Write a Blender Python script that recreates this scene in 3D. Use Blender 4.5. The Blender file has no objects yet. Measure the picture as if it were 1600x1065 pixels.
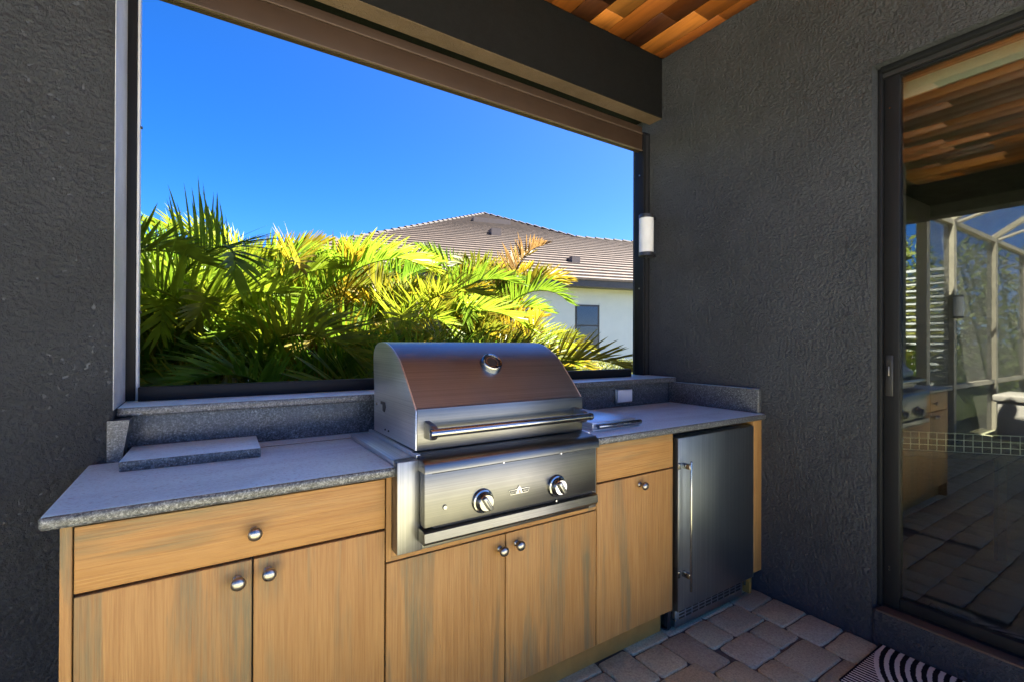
import bpy, bmesh, math, random
from mathutils import Vector, Matrix
R = math.radians
rnd = random.Random(7)
scene = bpy.context.scene
COL = scene.collection

# ------------------------------------------------------------------ camera
CAMZ = 1.27
FPX = 740.33                                     # focal length in pixels of a 1600 wide picture
yaw, pitch, roll = R(33.052), R(0.201), R(0.228)
_right = Vector((math.cos(yaw), -math.sin(yaw), 0)); _fwd = Vector((math.sin(yaw), math.cos(yaw), 0)); _up = Vector((0, 0, 1))
F2 = _fwd * math.cos(pitch) + _up * math.sin(pitch); _u2 = _up * math.cos(pitch) - _fwd * math.sin(pitch)
R3 = _right * math.cos(roll) + _u2 * math.sin(roll); U3 = _u2 * math.cos(roll) - _right * math.sin(roll)
cam = bpy.data.cameras.new('camera'); cam.sensor_width = 36; cam.lens = FPX / 1600 * 36
cam.clip_start = 0.02; cam.clip_end = 2000
co = bpy.data.objects.new('camera', cam); COL.objects.link(co)
co.matrix_world = Matrix(((R3.x, U3.x, -F2.x, 0), (R3.y, U3.y, -F2.y, 0), (R3.z, U3.z, -F2.z, CAMZ), (0, 0, 0, 1)))
scene.camera = co
def ray(x, y): return F2 + R3 * ((x - 800) / FPX) - U3 * ((y - 532.5) / FPX)
def at_z(x, y, z): d = ray(x, y); return Vector((0, 0, CAMZ)) + d * ((z - CAMZ) / d.z)
def at_y(x, y, Y): d = ray(x, y); return Vector((0, 0, CAMZ)) + d * (Y / d.y)

# ------------------------------------------------------------------ sky, sun, exposure
SUN_EL, SUN_HEAD = R(55), R(111)                  # heading clockwise from +Y
w = bpy.data.worlds.new('World'); scene.world = w; w.use_nodes = True
nt = w.node_tree; bg = nt.nodes['Background']
sky = nt.nodes.new('ShaderNodeTexSky'); sky.sky_type = 'NISHITA'; sky.sun_disc = False
sky.sun_elevation = SUN_EL; sky.sun_rotation = SUN_HEAD
sky.altitude = 0; sky.air_density = 0.385; sky.dust_density = 0.8; sky.ozone_density = 3.0
hsv = nt.nodes.new('ShaderNodeHueSaturation'); hsv.inputs['Saturation'].default_value = 1.36; hsv.inputs['Hue'].default_value = 0.508
nt.links.new(sky.outputs[0], hsv.inputs['Color']); nt.links.new(hsv.outputs[0], bg.inputs[0]); bg.inputs[1].default_value = 0.05
sun = bpy.data.lights.new('sun', 'SUN'); sun.energy = 5.0; sun.angle = R(0.5); sun.color = (1.0, 0.95, 0.86)
so = bpy.data.objects.new('sun', sun); COL.objects.link(so); so.location = (12, 0, 14)
to_sun = Vector((math.sin(SUN_HEAD) * math.cos(SUN_EL), math.cos(SUN_HEAD) * math.cos(SUN_EL), math.sin(SUN_EL)))
so.rotation_euler = to_sun.to_track_quat('Z', 'Y').to_euler()
vs = scene.view_settings; vs.view_transform = 'Standard'; vs.look = 'None'; vs.gamma = 1.0; vs.exposure = 3.52; vs.use_curve_mapping = False
scene.render.engine = 'CYCLES'
cy = scene.cycles; cy.max_bounces = 12; cy.diffuse_bounces = 6; cy.glossy_bounces = 6; cy.transparent_max_bounces = 16; cy.caustics_reflective = False; cy.caustics_refractive = False

# ------------------------------------------------------------------ materials
class NT:
    def __init__(s, name):
        s.m = bpy.data.materials.new(name); s.m.use_nodes = True; s.t = s.m.node_tree; s.n = s.t.nodes
        s.p = s.n['Principled BSDF']; s.out = s.n['Material Output']
    def new(s, kind, **kw):
        n = s.n.new('ShaderNode' + kind)
        for k, v in kw.items():
            if k.startswith('i_'): n.inputs[k[2:].replace('_', ' ')].default_value = v
            else: setattr(n, k, v)
        return n
    def link(s, a, b): s.t.links.new(a, b)
    def coords(s, scale=(1, 1, 1), kind='Object', rand=True, rot=(0, 0, 0)):
        tc = s.new('TexCoord'); mp = s.new('Mapping'); mp.inputs['Scale'].default_value = scale; mp.inputs['Rotation'].default_value = rot
        src = tc.outputs[kind]
        if rand:
            oi = s.new('ObjectInfo'); mul = s.new('Math', operation='MULTIPLY'); mul.inputs[1].default_value = 37.0
            s.link(oi.outputs['Random'], mul.inputs[0])
            add = s.new('VectorMath', operation='ADD'); s.link(src, add.inputs[0]); s.link(mul.outputs[0], add.inputs[1]); src = add.outputs[0]
        s.link(src, mp.inputs['Vector']); return mp.outputs[0]
    def noise(s, vec, scale, detail=4, rough=0.55, dist=0.0):
        n = s.new('TexNoise'); n.inputs['Scale'].default_value = scale; n.inputs['Detail'].default_value = detail
        n.inputs['Roughness'].default_value = rough; n.inputs['Distortion'].default_value = dist
        if vec is not None: s.link(vec, n.inputs['Vector'])
        return n.outputs['Fac']
    def ramp(s, fac, stops, interp='LINEAR'):
        r = s.new('ValToRGB'); r.color_ramp.interpolation = interp; e = r.color_ramp.elements
        while len(e) < len(stops): e.new(0.5)
        for q, (p, c) in zip(e, stops):
            q.position = p; q.color = (c if len(c) == 4 else (*c, 1)) if hasattr(c, '__len__') else (c, c, c, 1)
        s.link(fac, r.inputs[0]); return r.outputs[0]
    def mix(s, fac, a, b, mode='MIX'):
        m = s.new('MixRGB', blend_type=mode)
        for k, v in ((0, fac), (1, a), (2, b)):
            if hasattr(v, 'is_output'): s.link(v, m.inputs[k])
            elif k == 0: m.inputs[0].default_value = v
            else: m.inputs[k].default_value = (*v, 1)
        return m.outputs[0]
    def bump(s, h, strength, dist, prev=None):
        b = s.new('Bump'); b.inputs['Strength'].default_value = strength; b.inputs['Distance'].default_value = dist
        s.link(h, b.inputs['Height'])
        if prev is not None: s.link(prev, b.inputs['Normal'])
        return b.outputs[0]
    def base(s, col=None, rough=None, metal=0, normal=None, spec=None):
        for nm, v in (('Base Color', col), ('Roughness', rough), ('Normal', normal)):
            if v is None: continue
            if hasattr(v, 'is_output'): s.link(v, s.p.inputs[nm])
            else: s.p.inputs[nm].default_value = (*v, 1) if nm == 'Base Color' else v
        s.p.inputs['Metallic'].default_value = metal
        if spec is not None: s.p.inputs['Specular IOR Level'].default_value = spec
        return s.m

def m_plain(name, col, rough=0.5, metal=0, var=0.12, nscale=8, bump=0.0, spec=None):
    t = NT(name); v = t.coords(); f = t.noise(v, nscale, 5)
    c = t.mix(t.ramp(f, [(0.3, 0), (0.7, 1)]), tuple(x * (1 - var) for x in col), tuple(min(1, x * (1 + var)) for x in col))
    rr = t.ramp(t.noise(v, nscale * 3, 3), [(0.3, max(0.02, rough - 0.06)), (0.7, rough + 0.06)])
    nb = t.bump(t.noise(v, nscale * 20, 3), bump, 0.002) if bump else None
    return t.base(c, rr, metal, nb, spec)

def m_stucco(name, col, scale, height, rough=0.42, lo=0.42, hi=0.62):
    t = NT(name); v = t.new('NewGeometry').outputs['Position']
    a = t.noise(v, scale, 6, 0.58, 0.0); b = t.noise(v, scale * 0.45, 3, 0.5)
    h = t.new('Math', operation='MULTIPLY_ADD'); t.link(b, h.inputs[0]); h.inputs[1].default_value = 0.55; t.link(a, h.inputs[2])
    k = t.ramp(h.outputs[0], [(lo + 0.22, 0), (hi + 0.22, 1)])
    fine = t.noise(v, scale * 4, 3, 0.6)
    big = t.noise(v, 2.2, 5, 0.6); mid = t.noise(v, 14, 4, 0.6)
    n1 = t.bump(k, 1.0, height); n2 = t.bump(fine, 0.5, height * 0.18, n1)
    c = t.mix(t.ramp(big, [(0.35, 0), (0.65, 1)]), tuple(x * 0.80 for x in col), tuple(x * 1.18 for x in col))
    c = t.mix(t.ramp(mid, [(0.58, 0), (0.75, 0.22)]), c, tuple(x * 1.4 for x in col))
    rr = t.ramp(mid, [(0.3, rough - 0.08), (0.7, rough + 0.12)])
    return t.base(c, rr, 0, n2, 0.32)

def m_polywood(name, axis):
    """tan polymer board with grey green streaks and fine embossed grain running along one axis"""
    t = NT(name)
    sc = (1, 1, 0.07) if axis == 'z' else (0.07, 1, 1)
    v = t.coords(sc); v2 = t.coords((1, 1, 0.02) if axis == 'z' else (0.02, 1, 1))
    f1 = t.noise(v, 15, 5, 0.6, 0.35)
    f2 = t.noise(v, 34, 6, 0.65, 0.3)
    f3 = t.noise(v2, 230, 3, 0.6)
    f4 = t.noise(v, 110, 4, 0.65, 0.2)
    c0 = t.mix(t.ramp(f2, [(0.3, 0), (0.7, 1)]), (0.325, 0.160, 0.047), (0.405, 0.216, 0.068))
    st = t.ramp(f1, [(0.50, 0), (0.545, 0.45), (0.62, 0.8)])
    st2 = t.ramp(f4, [(0.35, 0.55), (0.6, 1)])
    msk = t.ramp(t.noise(t.coords((1, 1, 0.35) if axis == 'z' else (0.35, 1, 1)), 6, 3), [(0.38, 0.1), (0.56, 1)])
    k = t.new('Math', operation='MULTIPLY'); t.link(st, k.inputs[0]); t.link(msk, k.inputs[1])
    k2 = t.new('Math', operation='MULTIPLY'); t.link(k.outputs[0], k2.inputs[0]); t.link(st2, k2.inputs[1])
    c = t.mix(k2.outputs[0], c0, (0.135, 0.125, 0.066))
    c = t.mix(t.ramp(f3, [(0.40, 0.42), (0.54, 0.0)]), c, (0.24, 0.10, 0.025))
    n1 = t.bump(f3, 1.0, 0.0022); n1 = t.bump(f4, 0.2, 0.001, n1)
    return t.base(c, 0.52, 0, n1, 0.3)

def m_granite(name, tint=1.0, rough=0.34, spec=0.5):
    t = NT(name); v = t.coords()
    vo = t.new('TexVoronoi'); vo.inputs['Scale'].default_value = 190; t.link(v, vo.inputs['Vector'])
    a = t.noise(v, 210, 4, 0.7, 0.3); b = t.noise(v, 14, 4, 0.6)
    c = t.ramp(a, [(0.36, (0.012, 0.0125, 0.014)), (0.47, (0.050, 0.053, 0.056)), (0.57, (0.12, 0.125, 0.13)), (0.66, (0.24, 0.25, 0.25))])
    cell = t.ramp(vo.outputs['Color'], [(0.2, 0.55), (0.8, 1.25)])
    c = t.mix(1.0, c, cell, 'MULTIPLY')
    c = t.mix(t.ramp(b, [(0.45, 0), (0.7, 0.3)]), c, (0.10 * tint, 0.105 * tint, 0.115 * tint))
    rr = t.ramp(b, [(0.35, rough - 0.05), (0.7, rough + 0.1)])
    return t.base(c, rr, 0, t.bump(a, 0.12, 0.001), spec)

def m_granite_skylit():  # dark stone coloured pale blue on top to stand for sky light
    t = NT('granite_skylit'); v = t.coords(); a = t.noise(v, 150, 4, 0.7); b = t.noise(t.coords((0.35, 1, 1)), 7, 5, 0.62, 0.8); g = t.noise(v, 60, 3, 0.6)
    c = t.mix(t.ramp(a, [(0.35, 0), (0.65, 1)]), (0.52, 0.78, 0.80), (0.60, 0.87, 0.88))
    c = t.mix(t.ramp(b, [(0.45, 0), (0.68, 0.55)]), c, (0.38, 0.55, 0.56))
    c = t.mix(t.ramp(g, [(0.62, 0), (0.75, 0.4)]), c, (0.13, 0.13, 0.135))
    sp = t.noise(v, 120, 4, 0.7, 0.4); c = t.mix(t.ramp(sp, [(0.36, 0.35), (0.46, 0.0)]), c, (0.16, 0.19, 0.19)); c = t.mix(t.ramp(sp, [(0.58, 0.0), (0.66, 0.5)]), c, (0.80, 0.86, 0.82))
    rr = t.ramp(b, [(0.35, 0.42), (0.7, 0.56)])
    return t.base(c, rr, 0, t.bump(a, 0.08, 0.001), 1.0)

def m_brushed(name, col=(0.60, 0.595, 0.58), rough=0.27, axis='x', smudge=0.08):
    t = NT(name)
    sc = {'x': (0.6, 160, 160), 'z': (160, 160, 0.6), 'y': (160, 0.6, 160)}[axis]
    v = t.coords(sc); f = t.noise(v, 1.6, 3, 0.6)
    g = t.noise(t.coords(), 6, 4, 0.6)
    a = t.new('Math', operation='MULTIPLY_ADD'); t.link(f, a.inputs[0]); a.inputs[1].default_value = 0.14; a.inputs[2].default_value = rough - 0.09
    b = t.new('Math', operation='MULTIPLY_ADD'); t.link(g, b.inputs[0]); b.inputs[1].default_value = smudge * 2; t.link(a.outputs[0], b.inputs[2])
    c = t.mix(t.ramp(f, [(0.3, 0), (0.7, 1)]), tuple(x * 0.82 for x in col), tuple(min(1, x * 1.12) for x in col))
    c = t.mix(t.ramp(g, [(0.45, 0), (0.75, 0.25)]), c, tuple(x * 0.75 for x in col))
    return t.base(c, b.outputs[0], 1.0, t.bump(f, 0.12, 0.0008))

def m_paver():
    t = NT('paver_stone'); v = t.coords()
    oi = t.new('ObjectInfo')
    c0 = t.ramp(oi.outputs['Random'], [(0.0, (0.48, 0.455, 0.26)), (0.35, (0.55, 0.515, 0.285)), (0.6, (0.50, 0.49, 0.315)), (0.8, (0.37, 0.31, 0.17)), (1.0, (0.57, 0.52, 0.285))])
    a = t.noise(v, 7, 4, 0.6); b = t.noise(v, 130, 4, 0.7); k = t.noise(v, 16, 4, 0.6, 1.0)
    c = t.mix(t.ramp(a, [(0.35, 0), (0.7, 0.6)]), c0, (0.45, 0.455, 0.30))
    c = t.mix(t.ramp(k, [(0.60, 0), (0.75, 0.5)]), c, (0.44, 0.38, 0.30))
    c = t.mix(t.ramp(b, [(0.3, 0.6), (0.6, 0.0)]), c, (0.10, 0.088, 0.07))
    n = t.bump(b, 0.6, 0.0035); n = t.bump(k, 0.5, 0.005, n)
    return t.base(c, 0.62, 0, n, 0.4)

def m_ceiling():
    t = NT('cedar_board'); v = t.coords((1, 0.06, 1)); oi = t.new('ObjectInfo')
    c0 = t.ramp(oi.outputs['Random'], [(0.0, (0.04, 0.012, 0.005)), (0.25, (0.14, 0.038, 0.008)), (0.45, (0.30, 0.086, 0.013)), (0.8, (0.48, 0.148, 0.020)), (1.0, (0.60, 0.24, 0.05))])
    f = t.noise(v, 26, 5, 0.6, 0.6); g = t.noise(t.coords((1, 0.3, 1)), 5, 3)
    c = t.mix(t.ramp(f, [(0.4, 0), (0.7, 0.55)]), c0, (0.13, 0.04, 0.01))
    c = t.mix(t.ramp(g, [(0.5, 0), (0.7, 0.35)]), c, (0.10, 0.04, 0.012))
    return t.base(c, 0.38, 0, t.bump(f, 0.1, 0.001), 0.45)

def m_leaf(name, trans=0.58, rough=0.42):
    t = NT(name); oi = t.new('ObjectInfo'); v = t.coords()
    f = t.noise(v, 9, 3)
    hs = t.new('HueSaturation'); t.link(oi.outputs['Color'], hs.inputs['Color'])
    mr = t.new('MapRange'); t.link(f, mr.inputs['Value']); mr.inputs['From Min'].default_value = 0.3; mr.inputs['From Max'].default_value = 0.7
    mr.inputs['To Min'].default_value = 0.65; mr.inputs['To Max'].default_value = 1.3; t.link(mr.outputs[0], hs.inputs['Value'])
    t.base(hs.outputs[0], rough, 0, None, 0.25)
    tr = t.new('BsdfTranslucent'); t.link(hs.outputs[0], tr.inputs['Color'])
    mx = t.new('MixShader'); mx.inputs[0].default_value = trans
    t.link(t.p.outputs[0], mx.inputs[1]); t.link(tr.outputs[0], mx.inputs[2]); t.link(mx.outputs[0], t.out.inputs[0])
    return t.m

def m_glass(name, refl, tint):
    t = NT(name); t.n.remove(t.p)
    tr = t.new('BsdfTransparent'); tr.inputs[0].default_value = (*tint, 1)
    gl = t.new('BsdfGlossy'); gl.inputs['Roughness'].default_value = 0.0; gl.inputs['Color'].default_value = (0.9, 0.93, 0.92, 1)
    fr = t.new('Fresnel'); fr.inputs['IOR'].default_value = 1.5
    mr = t.new('MapRange'); t.link(fr.outputs[0], mr.inputs['Value']); mr.inputs['From Min'].default_value = 0.04; mr.inputs['To Min'].default_value = refl; mr.inputs['To Max'].default_value = 1.0
    mx = t.new('MixShader'); t.link(mr.outputs[0], mx.inputs[0]); t.link(tr.outputs[0], mx.inputs[1]); t.link(gl.outputs[0], mx.inputs[2])
    t.link(mx.outputs[0], t.out.inputs[0]); return t.m

def m_screen():
    t = NT('insect_screen'); t.base((0.20, 0.19, 0.16), 0.7)
    tr = t.new('BsdfTransparent'); mx = t.new('MixShader'); f = t.noise(t.coords(), 2, 2)
    rr = t.ramp(f, [(0.3, 0.36), (0.7, 0.46)]); t.link(rr, mx.inputs[0])
    t.link(tr.outputs[0], mx.inputs[1]); t.link(t.p.outputs[0], mx.inputs[2]); t.link(mx.outputs[0], t.out.inputs[0]); return t.m

def m_mat():
    """woven mat: fine stripes, then concentric arcs around the middle of the edge by the door sill"""
    t = NT('mat_weave'); tc = t.new('TexCoord'); sp = t.new('SeparateXYZ'); t.link(tc.outputs['Object'], sp.inputs[0])
    wob = t.noise(tc.outputs['Object'], 140, 2)
    def math(op, a, b=None, c=None):
        n = t.new('Math', operation=op)
        for i, q in enumerate((a, b, c)):
            if q is None: continue
            if hasattr(q, 'is_output'): t.link(q, n.inputs[i])
            else: n.inputs[i].default_value = q
        return n.outputs[0]
    x = math('ADD', sp.outputs[0], -0.19); y = sp.outputs[1]       # object origin at the mat's middle; arcs centred on its wall side
    wobs = math('MULTIPLY_ADD', wob, 0.008, -0.004)
    rr = math('ADD', math('SQRT', math('ADD', math('MULTIPLY', x, x), math('MULTIPLY', y, y))), wobs)
    ring = math('GREATER_THAN', math('FRACT', math('MULTIPLY', rr, 1 / 0.032)), 0.52)
    strp = math('GREATER_THAN', math('FRACT', math('MULTIPLY', math('ADD', math('MULTIPLY_ADD', y, 0.12, sp.outputs[0]), math('MULTIPLY', wobs, 0.4)), 1 / 0.0165)), 0.55)
    ins = math('LESS_THAN', rr, 0.448)
    pat = math('ADD', math('MULTIPLY', ring, ins), math('MULTIPLY', strp, math('SUBTRACT', 1.0, ins)))
    ed = math('LESS_THAN', math('ABSOLUTE', y), 0.443)
    pat = math('MULTIPLY', pat, ed)
    col = t.mix(pat, (0.012, 0.012, 0.014), (0.70, 0.74, 0.62))
    h = math('MULTIPLY_ADD', pat, 1.0, wob)
    return t.base(col, 0.9, 0, t.bump(h, 0.6, 0.003), 0.1)

def m_ground(name, a, b, scale, bump=0.02):
    t = NT(name); v = t.coords(rand=False); f = t.noise(v, scale, 6, 0.65); g = t.noise(v, scale * 0.1, 3)
    c = t.mix(t.ramp(f, [(0.35, 0), (0.65, 1)]), a, b); c = t.mix(t.ramp(g, [(0.4, 0), (0.6, 0.4)]), c, tuple(x * 0.7 for x in a))
    return t.base(c, 0.85, 0, t.bump(f, 0.8, bump), 0.2)

def m_deck():
    t = NT('deck_paving'); v = t.coords((1, 1, 1), rand=False)
    br = t.new('TexBrick'); br.inputs['Scale'].default_value = 1.0; br.inputs['Brick Width'].default_value = 0.24; br.inputs['Row Height'].default_value = 0.155
    br.inputs['Mortar Size'].default_value = 0.006; br.inputs['Color1'].default_value = (0.62, 0.60, 0.55, 1); br.inputs['Color2'].default_value = (0.56, 0.54, 0.49, 1); br.inputs['Mortar'].default_value = (0.10, 0.09, 0.08, 1)
    t.link(v, br.inputs['Vector']); f = t.noise(v, 30, 4)
    c = t.mix(t.ramp(f, [(0.3, 0.25), (0.7, 0)]), br.outputs['Color'], (0.2, 0.18, 0.16))
    return t.base(c, 0.7, 0, t.bump(br.outputs['Fac'], -0.5, 0.004), 0.3)

M = dict(
    stucco_l=m_stucco('charcoal_stucco_coarse', (0.053, 0.058, 0.066), 80, 0.0135, 0.60, 0.36, 0.82),
    stucco_r=m_stucco('charcoal_stucco_fine', (0.053, 0.058, 0.066), 78, 0.0105, 0.46, 0.36, 0.82),
    jamb=m_stucco('smooth_skylit_jamb', (0.42, 0.43, 0.43), 160, 0.0012, 0.4),  # pale grey paints sky reflection onto the charcoal jamb
    soffit=m_stucco('warm_lit_soffit_stucco', (0.13, 0.088, 0.05), 120, 0.002, 0.6),  # tan paints warm bounced light on the beam's underside
    beam=m_plain('black_beam_paint', (0.006, 0.006, 0.006), 0.75, 0, 0.2, 30, 0.4, 0.1),
    wood_v=m_polywood('tan_board_vertical', 'z'), wood_h=m_polywood('tan_board_horizontal', 'x'),
    toe=m_plain('toe_board', (0.34, 0.165, 0.032), 0.55, 0, 0.15, 12, 0.1),
    dark=m_plain('black_gap', (0.01, 0.01, 0.01), 0.7),
    granite_skylit=m_granite_skylit(), granite=m_granite('honed_granite', 1.2), granite_edge=m_granite('granite_edge', 0.5, 0.42, 0.4),
    steel=m_brushed('brushed_steel_shaded', (0.165, 0.164, 0.16)), hood=m_brushed('hood_steel_skytint', (0.27, 0.305, 0.34), 0.33), side=m_brushed('side_steel_lit', (0.80, 0.80, 0.79), 0.34, 'y'), steel_v=m_brushed('brushed_steel_vertical', (0.28, 0.28, 0.277), 0.3, 'z'),  # one steel: front darkened, hood blued, sides paled to paint in their reflections
    steel_dark=m_brushed('dark_brushed_steel', (0.31, 0.345, 0.37), 0.33, 'z', 0.05),
    chrome=m_plain('polished_steel', (0.30, 0.30, 0.298), 0.17, 1.0, 0.04), nickel=m_plain('satin_nickel', (0.30, 0.28, 0.255), 0.3, 1.0, 0.06),
    black=m_plain('black_metal', (0.018, 0.018, 0.02), 0.38), frame=m_plain('bronze_black_aluminium', (0.010, 0.0105, 0.012), 0.5, 0, 0.1, 3, 0, 0.14),
    brown=m_plain('bronze_housing', (0.036, 0.021, 0.013), 0.55, 0, 0.15, 4, 0, 0.2), brown2=m_plain('bronze_trim', (0.09, 0.062, 0.045), 0.4),
    white=m_plain('white_frosted', (0.62, 0.62, 0.62), 0.4), offwhite=m_plain('valance_cloth', (0.74, 0.76, 0.62), 0.8),
    cloth=m_plain('weathered_white_paint', (0.30, 0.31, 0.29), 0.6), red=m_plain('badge_red', (0.5, 0.03, 0.03), 0.4), paver=m_paver(), sand=m_plain('joint_sand', (0.10, 0.088, 0.07), 0.95, 0, 0.3, 60, 0.3),
    cedar=m_ceiling(), leaf=m_leaf('frond_leaf'), shrub=m_leaf('shrub_leaf', 0.3, 0.5), cane=m_plain('palm_cane', (0.17, 0.15, 0.05), 0.6, 0, 0.3, 12),
    glass=m_glass('door_glass', 0.105, (0.80, 0.84, 0.80)), pane=m_glass('window_glass', 0.05, (0.5, 0.5, 0.5)), screen=m_screen(), mat=m_mat(),
    grass=m_ground('lawn', (0.030, 0.044, 0.012), (0.055, 0.066, 0.022), 60), deck=m_deck(),
    cagebronze=m_plain('cage_bronze', (0.34, 0.30, 0.22), 0.5), resin=m_plain('resin_bench', (0.40, 0.36, 0.30), 0.6, 0, 0.1, 20),
    nwall=m_plain('white_render', (0.90, 0.80, 0.70), 0.75, 0, 0.03, 3, 0.1), tile=m_plain('roof_tile', (0.060, 0.041, 0.029), 0.8, 0, 0.38, 5, 0.3),
    cap=m_plain('ridge_tile', (0.022, 0.016, 0.012), 0.85, 0, 0.3, 9), fascia=m_plain('brown_fascia', (0.075, 0.055, 0.045), 0.5), blind=m_plain('window_blind', (0.44, 0.42, 0.36), 0.7), roomwall=m_plain('room_wall', (0.30, 0.28, 0.25), 0.8),
    roomfloor=m_plain('room_floor', (0.09, 0.085, 0.08), 0.4), bark=m_plain('bark', (0.10, 0.075, 0.05), 0.85, 0, 0.3, 30, 0.5), darkroof=m_plain('dark_roof', (0.022, 0.020, 0.020), 0.8),
)

# ------------------------------------------------------------------ building helpers
WORLD = {}
def place(o, parent, pos):
    p = WORLD[parent] if parent is not None else Vector((0, 0, 0))
    o.parent = parent; o.location = Vector(pos) - p; WORLD[o] = Vector(pos); return o
def tag(o, label=None, cat=None, group=None, kind=None):
    for k, v in (('label', label), ('category', cat), ('group', group), ('kind', kind)):
        if v: o[k] = v
    return o
def thing(name, pos, label, cat, group=None):
    o = bpy.data.objects.new(name, None); o.empty_display_size = 0.1; COL.objects.link(o); place(o, None, pos); return tag(o, label, cat, group)
def from_bm(name, bm, mat, parent, pos, smooth=None):
    me = bpy.data.meshes.new(name); bm.normal_update(); bm.to_mesh(me); bm.free()
    if mat is not None: me.materials.append(mat)
    if smooth is not None:
        for p in me.polygons: p.use_smooth = True
        me.set_sharp_from_angle(angle=R(smooth))
    o = bpy.data.objects.new(name, me); COL.objects.link(o); return place(o, parent, pos)
def from_data(name, vs_, fs, mat, parent, pos, smooth=False):
    """vertices in world coordinates, moved so that the object's origin is at pos"""
    p = Vector(pos); me = bpy.data.meshes.new(name); me.from_pydata([tuple(Vector(v) - p) for v in vs_], [], fs); me.materials.append(mat)
    bm = bmesh.new(); bm.from_mesh(me); bmesh.ops.recalc_face_normals(bm, faces=bm.faces); bm.to_mesh(me); bm.free()
    if smooth:
        for q in me.polygons: q.use_smooth = True
        me.set_sharp_from_angle(angle=R(35))
    o = bpy.data.objects.new(name, me); COL.objects.link(o); return place(o, parent, pos)
def box(name, x0, x1, y0, y1, z0, z1, mat, parent=None, bev=0.0, seg=2):
    bm = bmesh.new(); bmesh.ops.create_cube(bm, size=1)
    for v in bm.verts: v.co = Vector((v.co.x * (x1 - x0), v.co.y * (y1 - y0), v.co.z * (z1 - z0)))
    if bev: bmesh.ops.bevel(bm, geom=bm.edges[:], offset=bev, segments=seg, profile=0.5, affect='EDGES')
    return from_bm(name, bm, mat, parent, ((x0 + x1) / 2, (y0 + y1) / 2, (z0 + z1) / 2), 50 if bev else None)
def cyl(name, a, b, r, mat, parent, n=20, r2=None, bev=0.0):
    a, b = Vector(a), Vector(b); d = b - a; bm = bmesh.new()
    bmesh.ops.create_cone(bm, cap_ends=True, segments=n, radius1=r, radius2=r if r2 is None else r2, depth=d.length)
    if bev: bmesh.ops.bevel(bm, geom=[e for e in bm.edges if len(e.link_faces) == 2 and any(len(f.verts) == n for f in e.link_faces)], offset=bev, segments=2, profile=0.5, affect='EDGES')
    bmesh.ops.transform(bm, matrix=d.to_track_quat('Z', 'Y').to_matrix().to_4x4(), verts=bm.verts)
    return from_bm(name, bm, mat, parent, (a + b) / 2, 40)
def lathe(name, prof, pos, axis, mat, parent, n=24):
    """prof: (distance along axis, radius)"""
    bm = bmesh.new(); q = Vector(axis).to_track_quat('Z', 'Y'); rings = []
    for h, r in prof:
        if r < 1e-6: rings.append([bm.verts.new(q @ Vector((0, 0, h)))])
        else: rings.append([bm.verts.new(q @ Vector((r * math.cos(2 * math.pi * i / n), r * math.sin(2 * math.pi * i / n), h))) for i in range(n)])
    for A, B in zip(rings, rings[1:]):
        for i in range(n):
            j = (i + 1) % n
            f = [A[i % len(A)], A[j % len(A)], B[j % len(B)], B[i % len(B)]]
            u = []
            for x in f:
                if x not in u: u.append(x)
            if len(u) > 2: bm.faces.new(u)
    bmesh.ops.recalc_face_normals(bm, faces=bm.faces)
    return from_bm(name, bm, mat, parent, pos, 40)
def extrude_x(name, prof, x0, x1, mat, parent, smooth=30, bev=0.0):
    """prof: list of (y, z), solid between x0 and x1"""
    n = len(prof); cy_ = sum(p[0] for p in prof) / n; cz = sum(p[1] for p in prof) / n; cx = (x0 + x1) / 2
    bm = bmesh.new()
    A = [bm.verts.new((x0 - cx, y - cy_, z - cz)) for y, z in prof]; B = [bm.verts.new((x1 - cx, y - cy_, z - cz)) for y, z in prof]
    bm.faces.new(A); bm.faces.new(B[::-1])
    for i in range(n): bm.faces.new([A[i], B[i], B[(i + 1) % n], A[(i + 1) % n]])
    bmesh.ops.recalc_face_normals(bm, faces=bm.faces)
    if bev: bmesh.ops.bevel(bm, geom=[e for e in bm.edges if abs(abs(e.verts[0].co.x) - (x1 - x0) / 2) < 1e-6 and abs(e.verts[0].co.x - e.verts[1].co.x) < 1e-6], offset=bev, segments=2, profile=0.5, affect='EDGES')
    return from_bm(name, bm, mat, parent, (cx, cy_, cz), smooth)
def tube(name, pts, r, mat, parent, n=8, r1=None):
    pts = [Vector(p) for p in pts]; bm = bmesh.new(); rings = []; N = len(pts); o = pts[0].copy()
    for i, p in enumerate(pts):
        d = (pts[min(i + 1, N - 1)] - pts[max(i - 1, 0)]).normalized(); q = d.to_track_quat('Z', 'Y')
        rad = r if r1 is None else r + (r1 - r) * i / (N - 1)
        rings.append([bm.verts.new(p - o + q @ Vector((rad * math.cos(2 * math.pi * k / n), rad * math.sin(2 * math.pi * k / n), 0))) for k in range(n)])
    for A, B in zip(rings, rings[1:]):
        for k in range(n): bm.faces.new([A[k], A[(k + 1) % n], B[(k + 1) % n], B[k]])
    bm.faces.new(rings[0][::-1]); bm.faces.new(rings[-1])
    return from_bm(name, bm, mat, parent, o, 60)

XW, YPIL, XJ = 2.41, 1.815, -0.224              # house wall plane, pillar face, pillar jamb
YFR = 2.08                                       # window frame face
CEIL = 3.05

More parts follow.
